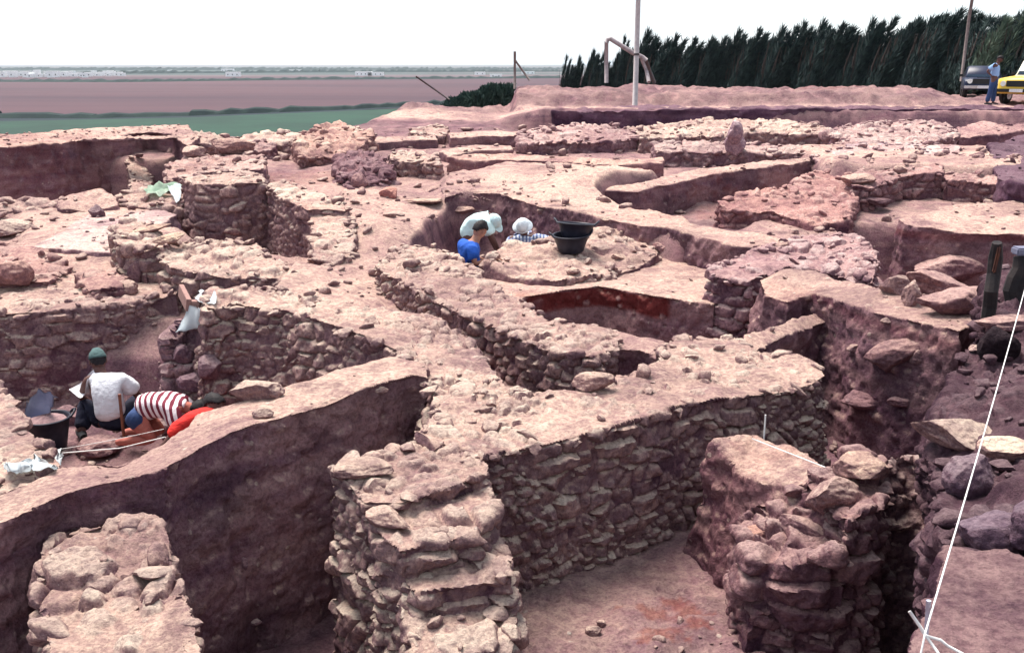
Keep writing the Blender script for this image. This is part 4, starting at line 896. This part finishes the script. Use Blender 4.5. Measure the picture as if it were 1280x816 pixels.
cloth('green_cloth', 'pale green cloth lying over the rubble wall in the left middle distance', 'cloth', [drop(x_, y_) for x_, y_ in ((181,248),(206,248),(226,238),(184,236))], .08, GSH, .07, 5)
cloth('white_cloth', 'white cloth hanging beside the tall square faced wall next to the green cloth', 'cloth', [drop(x_, y_) for x_, y_ in ((208,240),(222,258),(226,252),(225,236))], .07, WSH, .05, 6)
cloth('grey_bag', 'grey blue plastic bag slumped behind the black bucket at the left', 'bag', [(25,526,-1.95),(60,524,-1.95),(66,496,-1.66),(34,494,-1.7)], 0, BSH, .10, 7)
cloth('plastic_bag', 'white plastic bag lying at the foot of the rubble stub at the left edge', 'bag', [drop(x_, y_) for x_, y_ in ((8,606),(44,600),(50,582),(14,588))], .04, WSH, .07, 8)
cloth('plastic_bag', 'smaller whitish plastic bag right of the other at the left edge', 'bag', [drop(x_, y_) for x_, y_ in ((50,596),(74,592),(72,576),(52,576))], .04, WSH, .07, 9)
CARD = simple('brown_card', (.30, .17, .15), .8)
bm = bmesh.new(); add_box(bm, Vector((0, 0, 0)), (.05, .42, .13), Matrix.Rotation(.5, 3, 'Z'), .004); o = bm_obj('plank', bm, CARD); o.location = ath(231, 372, 9.9); o.rotation_euler = (.1, .2, 0); tag(o, 'reddish brown plank propped behind the white sheets', 'plank')
bm = bmesh.new(); add_box(bm, Vector((0, 0, 0)), (.13, .1, .09), None, .008); o = bm_obj('brick', bm, CARD); o.location = at(244, 381, -.86); tag(o, 'small brown block between the two white sheets', 'brick')
# blackened posts
CHAR = simple('charred_wood', (.012, .010, .012), .8, (.03, .022, .022), 9, .02); REDW = simple('red_brown_wood', (.10, .035, .02), .8, (.05, .02, .018), 9)
def post(base, h, w_, label, cap=False):
    e = empty('charred_post', base); tag(e, label, 'post', 'charred posts'); bm = bmesh.new()
    rg = random.Random(int(h*100)); prev = None
    add_tube(bm, [(rg.gauss(0, .012), rg.gauss(0, .012), z) for z in np.linspace(-.4, h, 9)], [w_*rg.uniform(.94, 1.06) for _ in range(8)]+[w_*.7], 9)
    bm_obj('shaft', bm, CHAR, e)
    bm = bmesh.new()
    if cap: add_box(bm, Vector((0, 0, h+.04)), (w_*1.7, w_*1.6, .06), None, .012); bm_obj('pale_cap', bm, simple('pale_cap', (.17, .17, .24), .9), e)
    else: add_box(bm, Vector((-w_*.3, -w_*.75, h-.12)), (w_*.5, w_*.6, .2), Matrix.Rotation(.1, 3, 'Y'), .01); bm_obj('split_wood', bm, REDW, e)
p_ = drop(1236, 396); post(p_, .56, .05, 'charred upright post with a split red brown top beside the three blocks')
p_ = drop(1270, 372); post(p_, .33, .075, 'thick charred post with a pale block on its top at the right frame edge', True)

# ------------------------------------------------------------------ strings and pegs
STR = simple('white_string', (.80, .78, .76), .7)
def string(pts, rad, label, sag=0.0):
    P_ = []
    for a, b in zip(pts, pts[1:]):
        for k in range(12):
            t = k/12; q = a.lerp(b, t); q.z -= sag*4*t*(1-t); P_.append(q)
    P_.append(pts[-1]); o0 = P_[0].copy(); bm = bmesh.new(); add_tube(bm, [p-o0 for p in P_], rad, 6)
    o = bm_obj('string', bm, STR, smooth=True); o.location = o0; tag(o, label, 'string'); return o
s0 = at(1156, 792, .10); s1 = at(1284, 350, .28)
string([at(1140, 850, .02), s0, s1], .0026, 'long white string running up the right edge of the photo over the dark slope', .03)
bm = bmesh.new(); add_tube(bm, [(0, 0, -.25), (0, 0, 0), (-.005, 0, .12)], [.006, .006, .007], 8); o = bm_obj('peg', bm, simple('pale_peg', (.5, .5, .6), .7), smooth=True); o.location = at(1157, 800, 0); tag(o, 'short pale peg at the bottom of the long string', 'peg')
k0 = at(1157, 794, .07)
bm = bmesh.new(); add_tube(bm, [(0, 0, 0), (-.02, -.01, .03), (-.045, .01, .065)], .0045, 6); add_tube(bm, [(0, 0, 0), (.03, -.02, .0), (.06, 0, -.03), (.12, -.01, -.06)], .004, 6); add_tube(bm, [(0, 0, 0), (.015, -.04, -.02), (.03, -.07, -.05), (.01, -.09, -.065)], .004, 6)
o = bm_obj('knotted_cord', bm, STR, smooth=True); o.location = k0; tag(o, 'loose knotted ends of cord tied round the pale peg', 'cord')
string([ath(78, 566, 8.6), ath(150, 560, 8.3), ath(207, 546, 8.0)], .0055, 'thicker white string stretched low in front of the two diggers at the left', .0)
string([ath(70, 562, 9.0), ath(205, 536, 8.7)], .003, 'thin string just above the thicker one in front of the two diggers', .01)
string([at(940, 548, -.98), at(1032, 584, -.94)], .0035, 'thin string tied across the earthen spur in front of the right hand room', .0)
bm = bmesh.new(); add_tube(bm, [(0, 0, -.25), (0, 0, .16)], .006, 6); o = bm_obj('marking_pin', bm, STR); o.location = at(955, 545, -1.04); tag(o, 'thin marking pin standing where the short string starts on the spur', 'pin')
bm = bmesh.new(); add_tube(bm, [(0, 0, -.2), (0, 0, .36)], .016, 8); o = bm_obj('wooden_stake', bm, simple('stake_wood', (.24, .09, .05), .8, (.14, .05, .04), 10)); sp_ = ath(154, 536, 9.2); o.location = sp_; tag(o, 'upright reddish wooden stake between the seated digger and the striped shirt', 'stake')

# ------------------------------------------------------------------ people
def skin_mesh(name, nodes, edges, root=0, sub=2, wr=0):
    me = bpy.data.meshes.new(name); me.from_pydata([n[:3] for n in nodes], edges, []); o = bpy.data.objects.new(name, me); C.objects.link(o)
    m = o.modifiers.new('s', 'SKIN'); m.use_smooth_shade = True; m.branch_smoothing = .6
    for i, n in enumerate(nodes):
        sv = me.skin_vertices[0].data[i]; sv.radius = (n[3], n[4] if len(n) > 4 else n[3]); sv.use_root = (i == root)
    ss = o.modifiers.new('u', 'SUBSURF'); ss.levels = sub; ss.render_levels = sub
    dg = bpy.context.evaluated_depsgraph_get(); out = bpy.data.meshes.new_from_object(o.evaluated_get(dg)); bpy.data.objects.remove(o); out.name = name
    if wr:
        n_ = len(out.vertices); co = np.empty(n_*3, np.float32); out.vertices.foreach_get('co', co); no = np.empty(n_*3, np.float32); out.vertex_normals.foreach_get('vector', no)
        co = co.reshape(-1, 3).astype(float); co += no.reshape(-1, 3)*((.5-np.abs(fbm(co*np.array([1, 1, .6]), 9, 3, 5))*2.2)*wr)[:, None]; out.vertices.foreach_set('co', co.astype(np.float32).ravel()); out.update()
    out.polygons.foreach_set('use_smooth', np.ones(len(out.polygons), bool)); return out
SKIN = simple('tanned_skin', (.34, .17, .12), .6, (.28, .13, .095), 10); SKIN2 = simple('dark_tanned_skin', (.12, .055, .045), .6, (.09, .04, .035), 10)
HAIR = simple('dark_hair', (.010, .008, .010), .7, (.022, .016, .018), 40, .01)
def lerp(a, b, t): return tuple(a[i]*(1-t)+b[i]*t for i in range(3))
def hand_nodes(nodes, edges, wi, w, d, side):
    """palm and five fingers grown from the wrist node wi in direction d"""
    d = Vector(d).normalized(); s = d.cross(Vector((0, 0, 1))); s = s.normalized() if s.length > .1 else Vector((1, 0, 0)); n = s.cross(d)
    pi = len(nodes); p = Vector(w)+d*.05; nodes.append((*p, .030, .018)); edges.append((wi, pi))
    ki = len(nodes); k = p+d*.035; nodes.append((*k, .030, .014)); edges.append((pi, ki))
    for j, (off, ln) in enumerate(((-.030, .062), (-.010, .075), (.010, .070), (.029, .055))):
        a = len(nodes); q = k+s*off+d*.018; nodes.append((*q, .0095)); edges.append((ki, a))
        q2 = q+d*ln*.5-n*.010; nodes.append((*q2, .0088)); edges.append((a, a+1)); q3 = q2+d*ln*.4-n*.022; nodes.append((*q3, .0075)); edges.append((a+1, a+2))
    a = len(nodes); q = p+s*(-.034*side)+d*.005; nodes.append((*q, .011)); edges.append((pi, a)); q2 = q+d*.035-s*.018*side-n*.008; nodes.append((*q2, .0095)); edges.append((a, a+1))
def person(loc, rz, J, label, shirt, pants, skin=SKIN, top='hair', topmat=None, sleeve=.85, leg=1.0, head_dir=(0, 1, 0), shoes=None, fat=1.0, legpants=1.0, extra=None):
    e = empty('person', loc, rz); tag(e, label, 'person')
    g = lambda k: tuple(J[k])
    nd, ed = [], []
    def add(p, r, r2=None): nd.append((*p[:3], r) if r2 is None else (*p[:3], r, r2)); return len(nd)-1
    def body(off, parts, sl, lg, hand):
        nd.clear(); ed.clear(); ix = {}
        ix['pelvis'] = add(g('pelvis'), .13*fat+off)
        if 'torso' in parts:
            m = lerp(g('pelvis'), g('chest'), .45); m = tuple(m[i]+(J.get('bow', (0, 0, 0))[i]) for i in range(3))
            a = add(m, .125*fat+off); b = add(g('chest'), .135*fat+off); ed.extend([(ix['pelvis'], a), (a, b)])
            c = add(lerp(g('chest'), g('neck'), .75), .075+off); ed.append((b, c)); ix['c'] = c
            for s_ in 'LR':
                sh = add(g('sh'+s_), .066+off); ed.append((b, sh)); el, ha = g('el'+s_), g('ha'+s_)
                if sl <= 1:
                    w_ = add(lerp(g('sh'+s_), el, sl), .050+off*1.3); ed.append((sh, w_))
                else:
                    w0 = add(lerp(g('sh'+s_), el, .5), .046+off); w_ = add(el, .040+off); ed.extend([(sh, w0), (w0, w_)])
                    if sl >= 2 or sl > 1:
                        w2 = add(lerp(el, ha, min(sl-1, 1)*.5), .036+off); w3 = add(lerp(el, ha, min(sl-1, 1)), .026+off); ed.extend([(w_, w2), (w2, w3)])
                        if hand: hand_nodes(nd, ed, w3, ha, Vector(ha)-Vector(el), 1 if s_ == 'R' else -1)
        if 'head' in parts:
            n_ = add(g('neck'), .060); h_ = add(lerp(g('neck'), g('head'), .6), .064); ed.extend([(ix['c'], n_), (n_, h_)])
        if 'legs' in parts:
            for s_ in 'LR':
                hp = add(g('hip'+s_), .092*fat+off); ed.append((ix['pelvis'], hp)); k_, an, toe = g('kn'+s_), g('an'+s_), g('toe'+s_)
                t_ = add(lerp(g('hip'+s_), k_, .5 if lg >= 1 else lg), .080+off); ed.append((hp, t_))
                if lg >= 1:
                    kk = add(k_, .060+off); cc = add(lerp(k_, an, .35), .058+off); aa_ = add(lerp(k_, an, 1 if lg > 1 else .95), .040+off*1.6); ed.extend([(t_, kk), (kk, cc), (cc, aa_)])
                    if hand:
                        hh_ = add(lerp(an, toe, .5), .038); tt = add(toe, .030); ed.extend([(aa_, hh_), (hh_, tt)])
        return list(nd), list(ed)
    n1, e1 = body(0, ('torso', 'head', 'legs'), 2, 2, True)
    me = skin_mesh('body', n1, e1)
    # head: skull, jaw, nose, ears, joined into the body mesh
    bm = bmesh.new(); bm.from_mesh(me); H = Vector(g('head')); f = Vector(head_dir).normalized(); up = (H-Vector(g('neck'))).normalized(); up = (up-f*up.dot(f)).normalized(); sd_ = f.cross(up)
    M = Matrix((sd_, f, up)).transposed().to_4x4(); M.translation = H
    r0 = bmesh.ops.create_uvsphere(bm, u_segments=24, v_segments=18, radius=1)
    for v in r0['verts']:
        c = v.co.copy(); lo = max(0, -c.z); fr = max(0, c.y)
        x = c.x*.076*(1-.28*lo*lo); y = c.y*.096*(1-.18*lo*(1-fr)); z = c.z*.118
        nose = math.exp(-((c.x/.16)**2+((c.z+.12)/.24)**2))*fr**4; y += nose*.026; z -= nose*.004
        y -= .010*fr**3*sum(math.exp(-(((c.x-s_*.38)/.16)**2+((c.z-.08)/.12)**2)) for s_ in (-1, 1))
        y += .006*fr**4*math.exp(-((c.x/.3)**2+((c.z+.52)/.09)**2)); v.co = M @ Vector((x, y, z))
    for s_ in (-1, 1): bmesh.ops.create_uvsphere(bm, u_segments=8, v_segments=6, radius=1, matrix=M @ Matrix.Translation((s_*.078, -.005, -.005)) @ Matrix.Diagonal((.010, .019, .031, 1)))
    bm.to_mesh(me); bm.free(); me.polygons.foreach_set('use_smooth', np.ones(len(me.polygons), bool)); obj('body', me, skin, e)
    for s_ in (-1, 1):
        bm = bmesh.new(); bmesh.ops.create_uvsphere(bm, u_segments=8, v_segments=6, radius=.011, matrix=M @ Matrix.Translation((s_*.029, .083, .010))); bm_obj('eye', bm, DK, e, True)
    n2, e2 = body(.037, ('torso',), sleeve, 1, False); obj('shirt', skin_mesh('shirt', n2, e2,  0, 3, .012), shirt, e)
    n3, e3 = body(.030, ('legs',), 1, legpants, False); n3[0] = (*n3[0][:3], .13*fat+.030)
    m_ = lerp(g('pelvis'), g('chest'), .18); n3.append((*m_, .125*fat+.022)); e3.append((0, len(n3)-1)); obj('trousers' if legpants >= 1 else 'shorts', skin_mesh('trousers', n3, e3,  0, 3, .012), pants, e)
    bm = bmesh.new()
    def shell(sc_, zmin, brim=0, drop=0):
        r1 = bmesh.ops.create_uvsphere(bm, u_segments=28, v_segments=20, radius=1); kill = []
        for v in r1['verts']:
            c = v.co.copy()
            lim = zmin-(.75*max(0, -c.y)) if drop else zmin
            if c.z < lim: kill.append(v); continue
            wob = 1+(.07*math.sin(c.x*17+c.z*9)*math.cos(c.y*14+c.z*5)+.05*math.sin(c.x*37)*math.sin(c.z*31+c.y*20) if drop else .03*math.sin(c.x*9+c.z*5)*math.cos(c.y*8))
            v.co = M @ Vector((c.x*.079*sc_*wob, c.y*.100*sc_*wob-.004, c.z*.119*sc_*wob+.006))
        bmesh.ops.delete(bm, geom=kill, context='VERTS')
    if top == 'hair':
        shell(1.10, .22, 0, 1); bmesh.ops.solidify(bm, geom=bm.faces[:], thickness=.012); bm_obj('hair', bm, topmat or HAIR, e, True)
    else:
        shell(1.13, .12); bmesh.ops.solidify(bm, geom=bm.faces[:], thickness=.008)
        if top == 'hat':
            prof_ = [(.083, .10), (.12, .112), (.150, .10)]
            rg = [[bm.verts.new(M @ Vector((a_*math.cos(t_*math.pi/14), b_*1.12*math.sin(t_*math.pi/14)-.004, .018-(.030 if k_ == 2 else .008*k_)))) for t_ in range(28)] for k_, (a_, b_) in enumerate(prof_)]
            for q0, q1 in zip(rg, rg[1:]):
                for t_ in range(28): bm.faces.new((q0[t_], q0[(t_+1) % 28], q1[(t_+1) % 28], q1[t_]))
        elif top == 'cap':
            q0 = [bm.verts.new(M @ Vector((math.cos(a_)*.075, math.sin(a_)*.10, .02))) for a_ in np.linspace(.5, math.pi-.5, 9)]; q1 = [bm.verts.new(M @ Vector((math.cos(a_)*.07, .05+math.sin(a_)*.125, .005))) for a_ in np.linspace(.5, math.pi-.5, 9)]
            for k_ in range(8): bm.faces.new((q0[k_], q0[k_+1], q1[k_+1], q1[k_]))
        bm_obj('hat' if top == 'hat' else 'cap', bm, topmat, e, True)
        bm = bmesh.new(); shell(1.05, .05, 0, 1); bm_obj('hair', bm, HAIR, e, True)
    if shoes:
        for s_ in 'LR':
            a, t = Vector(g('an'+s_)), Vector(g('toe'+s_)); bm = bmesh.new(); d = (t-a); d.z = 0; d.normalize()
            add_tube(bm, [a-d*.07+Vector((0, 0, -.045)), a+Vector((0, 0, -.035)), a+d*.09+Vector((0, 0, -.042)), a+d*.19+Vector((0, 0, -.05))], [.034, .048, .044, .026], 10); bm_obj('shoe', bm, shoes, e, True)
    return e
def stripes(name, a, b, axis, w_, thr=.5, a2=None):
    s = N(name, .85); tc = s.n('ShaderNodeTexCoord').outputs['Object']; sp = s.n('ShaderNodeSeparateXYZ'); s.l(tc, sp.inputs[0])
    x = s.math('MULTIPLY', sp.outputs[axis[0]], 1/w_)
    if len(axis) > 1: x = s.math('ADD', x, s.math('MULTIPLY', sp.outputs[axis[1]], axis[2]/w_))
    f = s.math('GREATER_THAN', s.math('FRACT', x), thr); c = s.mix(f, a, b)
    if a2:
        y = s.math('GREATER_THAN', s.math('FRACT', s.math('MULTIPLY', sp.outputs[2], 1/w_)), .5); c = s.mix(s.math('MULTIPLY', y, .6), c, a2)
    s.col(c); s.bump(s.noise(tc, 14, 3), .5, .03); return s.m
def fabric(name, c):
    s = N(name, .9); tc = s.n('ShaderNodeTexCoord').outputs['Object']; f = s.noise(tc, 7, 4, .6); s.col(s.mix(s.rng(f, .35, .7), c, tuple(q*.85 for q in c))); s.bump(f, .8, .05); return s.m
WSHIRT = fabric('white_cotton', (.74, .74, .78)); BSHIRT = fabric('blue_cotton', (.02, .09, .42)); RSHIRT = fabric('red_cotton', (.62, .03, .025)); LBLUE = fabric('light_blue_cotton', (.28, .44, .72))
CYAN = fabric('pale_cyan_cotton', (.60, .78, .78)); JEAN = fabric('blue_denim', (.03, .055, .14)); DARKT = fabric('dark_trousers', (.014, .014, .03)); GCAP = fabric('green_grey_cap', (.07, .12, .12)); WHAT = fabric('white_hat_cotton', (.66, .72, .76))
STRP = stripes('red_white_stripes', (.78, .70, .72), (.16, .02, .04), (0, 2, .25), .060, .52)
PLAID = stripes('blue_white_plaid', (.62, .66, .74), (.10, .14, .28), (0,), .05, .55, (.12, .16, .32))
def origin(px, py, d, z=None):
    p = ath(px, py, d); p.z = hz(p.x, p.y) if z is None else z; return p
# seated digger in white
F = origin(136, 546, 9.6)
F.z = ath(136, 546, 9.6).z
person(F, 0, dict(pelvis=(.06, 0, .17), bow=(.0, -.03, .02), chest=(0, .06, .52), neck=(-.07, .13, .66), head=(-.11, .20, .755), shL=(-.17, .08, .60), elL=(-.31, .16, .38), haL=(-.27, .36, .22), shR=(.18, .08, .60), elR=(.27, .22, .36), haR=(.14, .42, .2),
    hipL=(-.05, .02, .15), knL=(-.30, .22, .30), anL=(-.26, -.02, .07), toeL=(-.36, .12, .04), hipR=(.15, .02, .15), knR=(.24, .36, .34), anR=(.2, .12, .08), toeR=(.22, .3, .05)),
    'person in a white shirt and dark green cap sitting back turned in the trench', WSHIRT, DARKT, SKIN2, 'cap', GCAP, .72, 1, (-.45, .8, -.35), DK, 1.12)
# bending digger in stripes
F = origin(186, 552, 9.2); F.z = ath(186, 552, 9.2).z
person(F, 0, dict(pelvis=(-.10, 0, .32), bow=(0, 0, .06), chest=(.25, .02, .38), neck=(.42, .03, .34), head=(.52, .03, .30), shL=(.33, .16, .36), elL=(.42, .20, .18), haL=(.52, .16, .03), shR=(.32, -.13, .34), elR=(.34, -.16, .16), haR=(.42, -.12, .0),
    hipL=(-.10, .09, .28), knL=(.10, .12, .06), anL=(-.22, .14, .06), toeL=(-.30, .14, .04), hipR=(-.09, -.09, .28), knR=(.10, -.12, .07), anR=(-.2, -.12, .05), toeR=(-.28, -.12, .04)),
    'kneeling person in a red and white striped shirt and blue shorts bending forward', STRP, JEAN, fabric('sunburnt_skin', (.40, .13, .10)), 'hair', None, .8, 1, (.7, 0, -.7), None, 1.0, .45)
# red sleeved digger behind the balk
F = ath(250, 540, 8.55); F.z = -2.28; RED_DOWN = 5
def loc_(px, py, d): q = ath(px, py+RED_DOWN, d)-F; return (q.x, q.y, q.z)
hd = loc_(269, 503, 8.6); shl = loc_(246, 514, 8.45); hl = loc_(203, 553, 8.25); ell = tuple(.5*(shl[i]+hl[i])+(0, -.01, .03)[i] for i in range(3))
person(F, 0, dict(pelvis=(.42, .0, .42), bow=(0, 0, .03), chest=(hd[0]+.05, .02, hd[2]-.12), neck=(hd[0]+.02, .03, hd[2]-.05), head=hd, shL=shl, elL=ell, haL=hl, shR=(hd[0]+.08, .16, hd[2]-.15), elR=(.1, .25, .25), haR=(-.05, .25, .1),
    hipL=(.40, -.09, .36), knL=(.2, -.12, .07), anL=(.5, -.12, .06), toeL=(.6, -.12, .04), hipR=(.40, .09, .36), knR=(.2, .12, .07), anR=(.5, .14, .06), toeR=(.6, .14, .04)),
    'person in a red shirt mostly hidden by the diagonal balk, one arm reaching down', RSHIRT, DARKT, SKIN2, 'hair', None, 1.55, 1, (-.6, .2, -.75))
# three diggers in the central pit
F = ath(600, 288, 12.9)-Vector((.08, .07, 1.24))
person(F, 0, dict(pelvis=(-.02, .02, .68), bow=(-.03, 0, .02), chest=(-.04, .04, .99), neck=(.03, .05, 1.14), head=(.08, .07, 1.24), shL=(-.15, .14, 1.05), elL=(-.05, .35, .85), haL=(.15, .45, .75), shR=(-.02, -.13, 1.03), elR=(.02, -.17, .84), haR=(.22, -.08, .87),
    hipL=(-.10, .03, .64), knL=(-.08, .2, .34), anL=(-.1, .0, .08), toeL=(0, .12, .04), hipR=(.08, -.02, .64), knR=(.10, .12, .33), anR=(.06, -.05, .08), toeR=(.16, .06, .04)),
    'dark haired person in a bright blue t-shirt, leftmost of the three in the centre', BSHIRT, JEAN, SKIN, 'hair', None, .75, 1, (.6, .6, -.45))
F = ath(618, 277, 13.9)-Vector((.24, -.05, 1.15))
person(F, 0, dict(pelvis=(-.17, .05, .85), bow=(-.04, 0, .08), chest=(.06, .04, 1.20), neck=(.17, 0, 1.22), head=(.24, -.05, 1.15), shL=(.06, .18, 1.18), elL=(.16, .2, .92), haL=(.26, .1, .72), shR=(.10, -.13, 1.16), elR=(.22, -.14, .92), haR=(.30, -.1, .74),
    hipL=(-.16, .12, .80), knL=(-.1, .12, .43), anL=(-.15, .12, .08), toeL=(-.03, .12, .04), hipR=(-.14, -.04, .80), knR=(-.06, -.05, .43), anR=(-.12, -.05, .08), toeR=(0, -.05, .04)),
    'person in a pale cyan shirt and light cap bending behind the blue t-shirt', CYAN, DARKT, SKIN2, 'cap', fabric('pale_cap_cotton', (.52, .66, .68)), .8, 1, (.55, -.2, -.8))
F = ath(653, 283, 14.2)-Vector((-.02, -.05, 1.17))
person(F, 0, dict(pelvis=(0, .12, .52), bow=(0, .03, .03), chest=(.02, .07, .92), neck=(.0, .0, 1.08), head=(-.02, -.05, 1.17), shL=(-.19, .03, .98), elL=(-.24, -.10, .74), haL=(-.12, -.25, .62), shR=(.19, .03, 1.0), elR=(.40, -.02, .93), haR=(.50, -.2, .80),
    hipL=(-.1, .1, .47), knL=(-.16, -.2, .48), anL=(-.14, -.05, .08), toeL=(-.16, -.18, .04), hipR=(.1, .1, .47), knR=(.16, -.2, .48), anR=(.14, -.05, .08), toeR=(.16, -.18, .04)),
    'person in a round white hat and blue plaid shirt looking down beside the buckets', PLAID, DARKT, SKIN2, 'hat', WHAT, 1.3, 1, (0, -.55, -.85))
# standing man by the vehicle
F = at(1239, 131.5, .02)
person(F, R(-28), dict(pelvis=(-.02, 0, .95), bow=(-.01, 0, .0), chest=(.02, 0, 1.30), neck=(.05, 0, 1.50), head=(.10, 0, 1.62), shL=(.0, .19, 1.43), elL=(-.08, .36, 1.2), haL=(.02, .22, 1.03), shR=(-.02, -.18, 1.43), elR=(-.26, -.26, 1.20), haR=(-.09, -.17, 1.02),
    hipL=(.0, .09, .90), knL=(.03, .11, .50), anL=(.03, .12, .08), toeL=(.18, .13, .04), hipR=(-.02, -.09, .90), knR=(-.08, -.12, .50), anR=(-.16, -.14, .08), toeR=(-.02, -.17, .04)),
    'person standing on the road, hands on hips, in a light blue shirt and jeans', LBLUE, JEAN, SKIN2, 'hair', None, .8, 1, (.85, 0, -.5), DK, 1.18)

# ------------------------------------------------------------------ vehicles
YEL = simple('yellow_paint', (.72, .47, .06), .35, (.66, .42, .05), 2); CREAM = simple('cream_roof', (.78, .74, .62), .4); BLK = simple('black_trim', (.02, .02, .022), .6); GLASS = simple('tinted_glass', (.05, .08, .13), .12); CHR = simple('chrome', (.6, .6, .62), .25, metal=.9)
LENS = simple('headlamp_glass', (.8, .8, .76), .15); TYRE = simple('tyre_rubber', (.018, .018, .02), .85); PLATE = simple('number_plate', (.72, .72, .74), .5); NAVY = simple('navy_paint', (.015, .02, .05), .35)
def hull(bm, secs):
    """closed body from cross sections (y, [(x,z)...])"""
    rings = [[bm.verts.new((x, y, z)) for x, z in pts] for y, pts in secs]; n = len(rings[0])
    for r0, r1 in zip(rings, rings[1:]):
        for k in range(n): bm.faces.new((r0[k], r0[(k+1) % n], r1[(k+1) % n], r1[k]))
    bm.faces.new(rings[0][::-1]); bm.faces.new(rings[-1]); bmesh.ops.recalc_face_normals(bm, faces=bm.faces)
def box_sec(w_, z0, z1, tuck=.04, crown=.02): return [(-w_, z0), (-w_-.0, z0+.2*(z1-z0)), (-w_, z1-tuck*1.5), (-w_+tuck, z1), (0, z1+crown), (w_-tuck, z1), (w_, z1-tuck*1.5), (w_, z0+.2*(z1-z0)), (w_, z0)]
def vehicle(loc, rz, label, paint, roofm, name, tall=True):
    e = empty(name, loc, rz); tag(e, label, 'car'); W_ = .80
    bm = bmesh.new(); h = .98 if tall else .85     # front faces -y
    hull(bm, [(-1.86, box_sec(.70, .42, h-.18)), (-1.80, box_sec(.78, .38, h-.06)), (-1.0, box_sec(W_, .36, h)), (-.55, box_sec(W_, .36, h+.03)), (1.4, box_sec(W_, .36, h+.02)), (1.80, box_sec(.78, .40, h-.02)), (1.86, box_sec(.70, .45, h-.15))])
    b = bm_obj('body', bm, paint, e, True)
    bm = bmesh.new(); t = 1.62 if tall else 1.38
    def cab(w0, w1, z0, z1): return [(-w0, z0), (-(w0+w1)/2-.01, (z0+z1)/2), (-w1, z1-.04), (-w1+.06, z1), (w1-.06, z1), (w1, z1-.04), ((w0+w1)/2+.01, (z0+z1)/2), (w0, z0)]
    hull(bm, [(-.62, cab(.74, .72, h-.02, h+.03)), (-.28, cab(.75, .62, h-.02, t-.03)), (.3, cab(.75, .62, h-.02, t)), (1.35, cab(.75, .62, h-.02, t-.03)), (1.62 if tall else 1.5, cab(.74, .70, h-.02, h+.05))]); bm_obj('roof', bm, roofm, e, True)
    bm = bmesh.new(); z0 = h+.08; z1 = t-.1
    hull(bm, [(-.60, [(-.64, z0), (-.56, z0+.0), (.56, z0), (.64, z0)]), (-.33, [(-.58, z1), (-.5, z1+.01), (.5, z1+.01), (.58, z1)])]) if False else None
    f = [bm.verts.new(v) for v in ((-.66, -.605, z0-.02), (.66, -.605, z0-.02), (.56, -.315, z1), (-.56, -.315, z1))]; bm.faces.new(f); bmesh.ops.solidify(bm, geom=bm.faces[:], thickness=-.03); bm_obj('windscreen', bm, GLASS, e)
    for s_ in (-1, 1):
        for y0, y1 in ((-.40, .32), (.40, 1.25)):
            bm = bmesh.new(); f = [bm.verts.new(v) for v in ((s_*.765, y0, z0), (s_*.765, y1, z0), (s_*.655, y1-.05, z1), (s_*.655, y0+.12, z1))]; bm.faces.new(f); bmesh.ops.solidify(bm, geom=bm.faces[:], thickness=.02); bm_obj('side_window', bm, GLASS, e)
        for y_ in (-1.18, 1.12):
            w = empty('wheel', (s_*.70, y_, .34)); w.parent = e
            bm = bmesh.new(); add_tube(bm, [(-.10, 0, 0), (-.07, 0, 0), (.07, 0, 0), (.10, 0, 0)], [.29, .34, .34, .29], 26); bm_obj('tyre', bm, TYRE, w, True)
            bm = bmesh.new(); add_tube(bm, [(-.108, 0, 0), (.108, 0, 0)], .19, 20); bm_obj('rim', bm, CHR, w)
            bm = bmesh.new(); add_tube(bm, [(s_*.70, y_, .38), (s_*.806, y_, .38)], .40, 24); bm_obj('wheel_arch', bm, BLK, e)
        hl_ = bmesh.new(); add_tube(hl_, [(s_*.56, -1.80, .74), (s_*.56, -1.885, .74)], .10, 20); bm_obj('headlight', hl_, LENS, e)
        bm = bmesh.new(); add_box(bm, Vector((s_*.88, -.45, h+.12)), (.14, .06, .11), None, .01); bm_obj('mirror', bm, BLK, e)
    bm = bmesh.new(); add_box(bm, Vector((0, -1.855, .74)), (.90, .05, .22), None, .01); bm_obj('grille', bm, BLK, e)
    bm = bmesh.new(); add_box(bm, Vector((0, -1.95, .50)), (1.56, .12, .12), None, .02); bm_obj('bumper', bm, BLK if tall else CHR, e)
    bm = bmesh.new(); add_box(bm, Vector((0, -2.03, .50)), (.48, .02, .11)); bm_obj('number_plate', bm, PLATE, e)
    bm = bmesh.new(); add_box(bm, Vector((0, -.85, h+.035)), (.5, .12, .02)); bm_obj('vent', bm, BLK, e)
    return e
J0 = ath(1299, 120, 38.6); J0.z = .03
vehicle(J0, R(-50), 'yellow boxy off-road car with a cream roof cut by the right edge of the photo', YEL, CREAM, 'offroad_car')
J1 = ath(1226, 112, 46); vehicle(Vector((J1.x, J1.y, .0)), R(-22), 'dark blue old car parked behind the standing man under the hedge', NAVY, NAVY, 'parked_car', False)

# ------------------------------------------------------------------ haze
HAZE = True
if HAZE:
    bm = bmesh.new(); add_box(bm, Vector((0, 4000, -5.5)), (40000, 32000, 33)); m = bpy.data.materials.new('haze'); m.use_nodes = True; t = m.node_tree; t.nodes.remove(t.nodes['Principled BSDF'])
    v = t.nodes.new('ShaderNodeVolumePrincipled'); v.inputs['Density'].default_value = .00006; v.inputs['Color'].default_value = (.80, .92, 1, 1); v.inputs['Anisotropy'].default_value = .3
    t.links.new(v.outputs[0], t.nodes['Material Output'].inputs['Volume']); tag(bm_obj('haze', bm, m), 'thin pale haze over the plain', None, None, 'stuff')
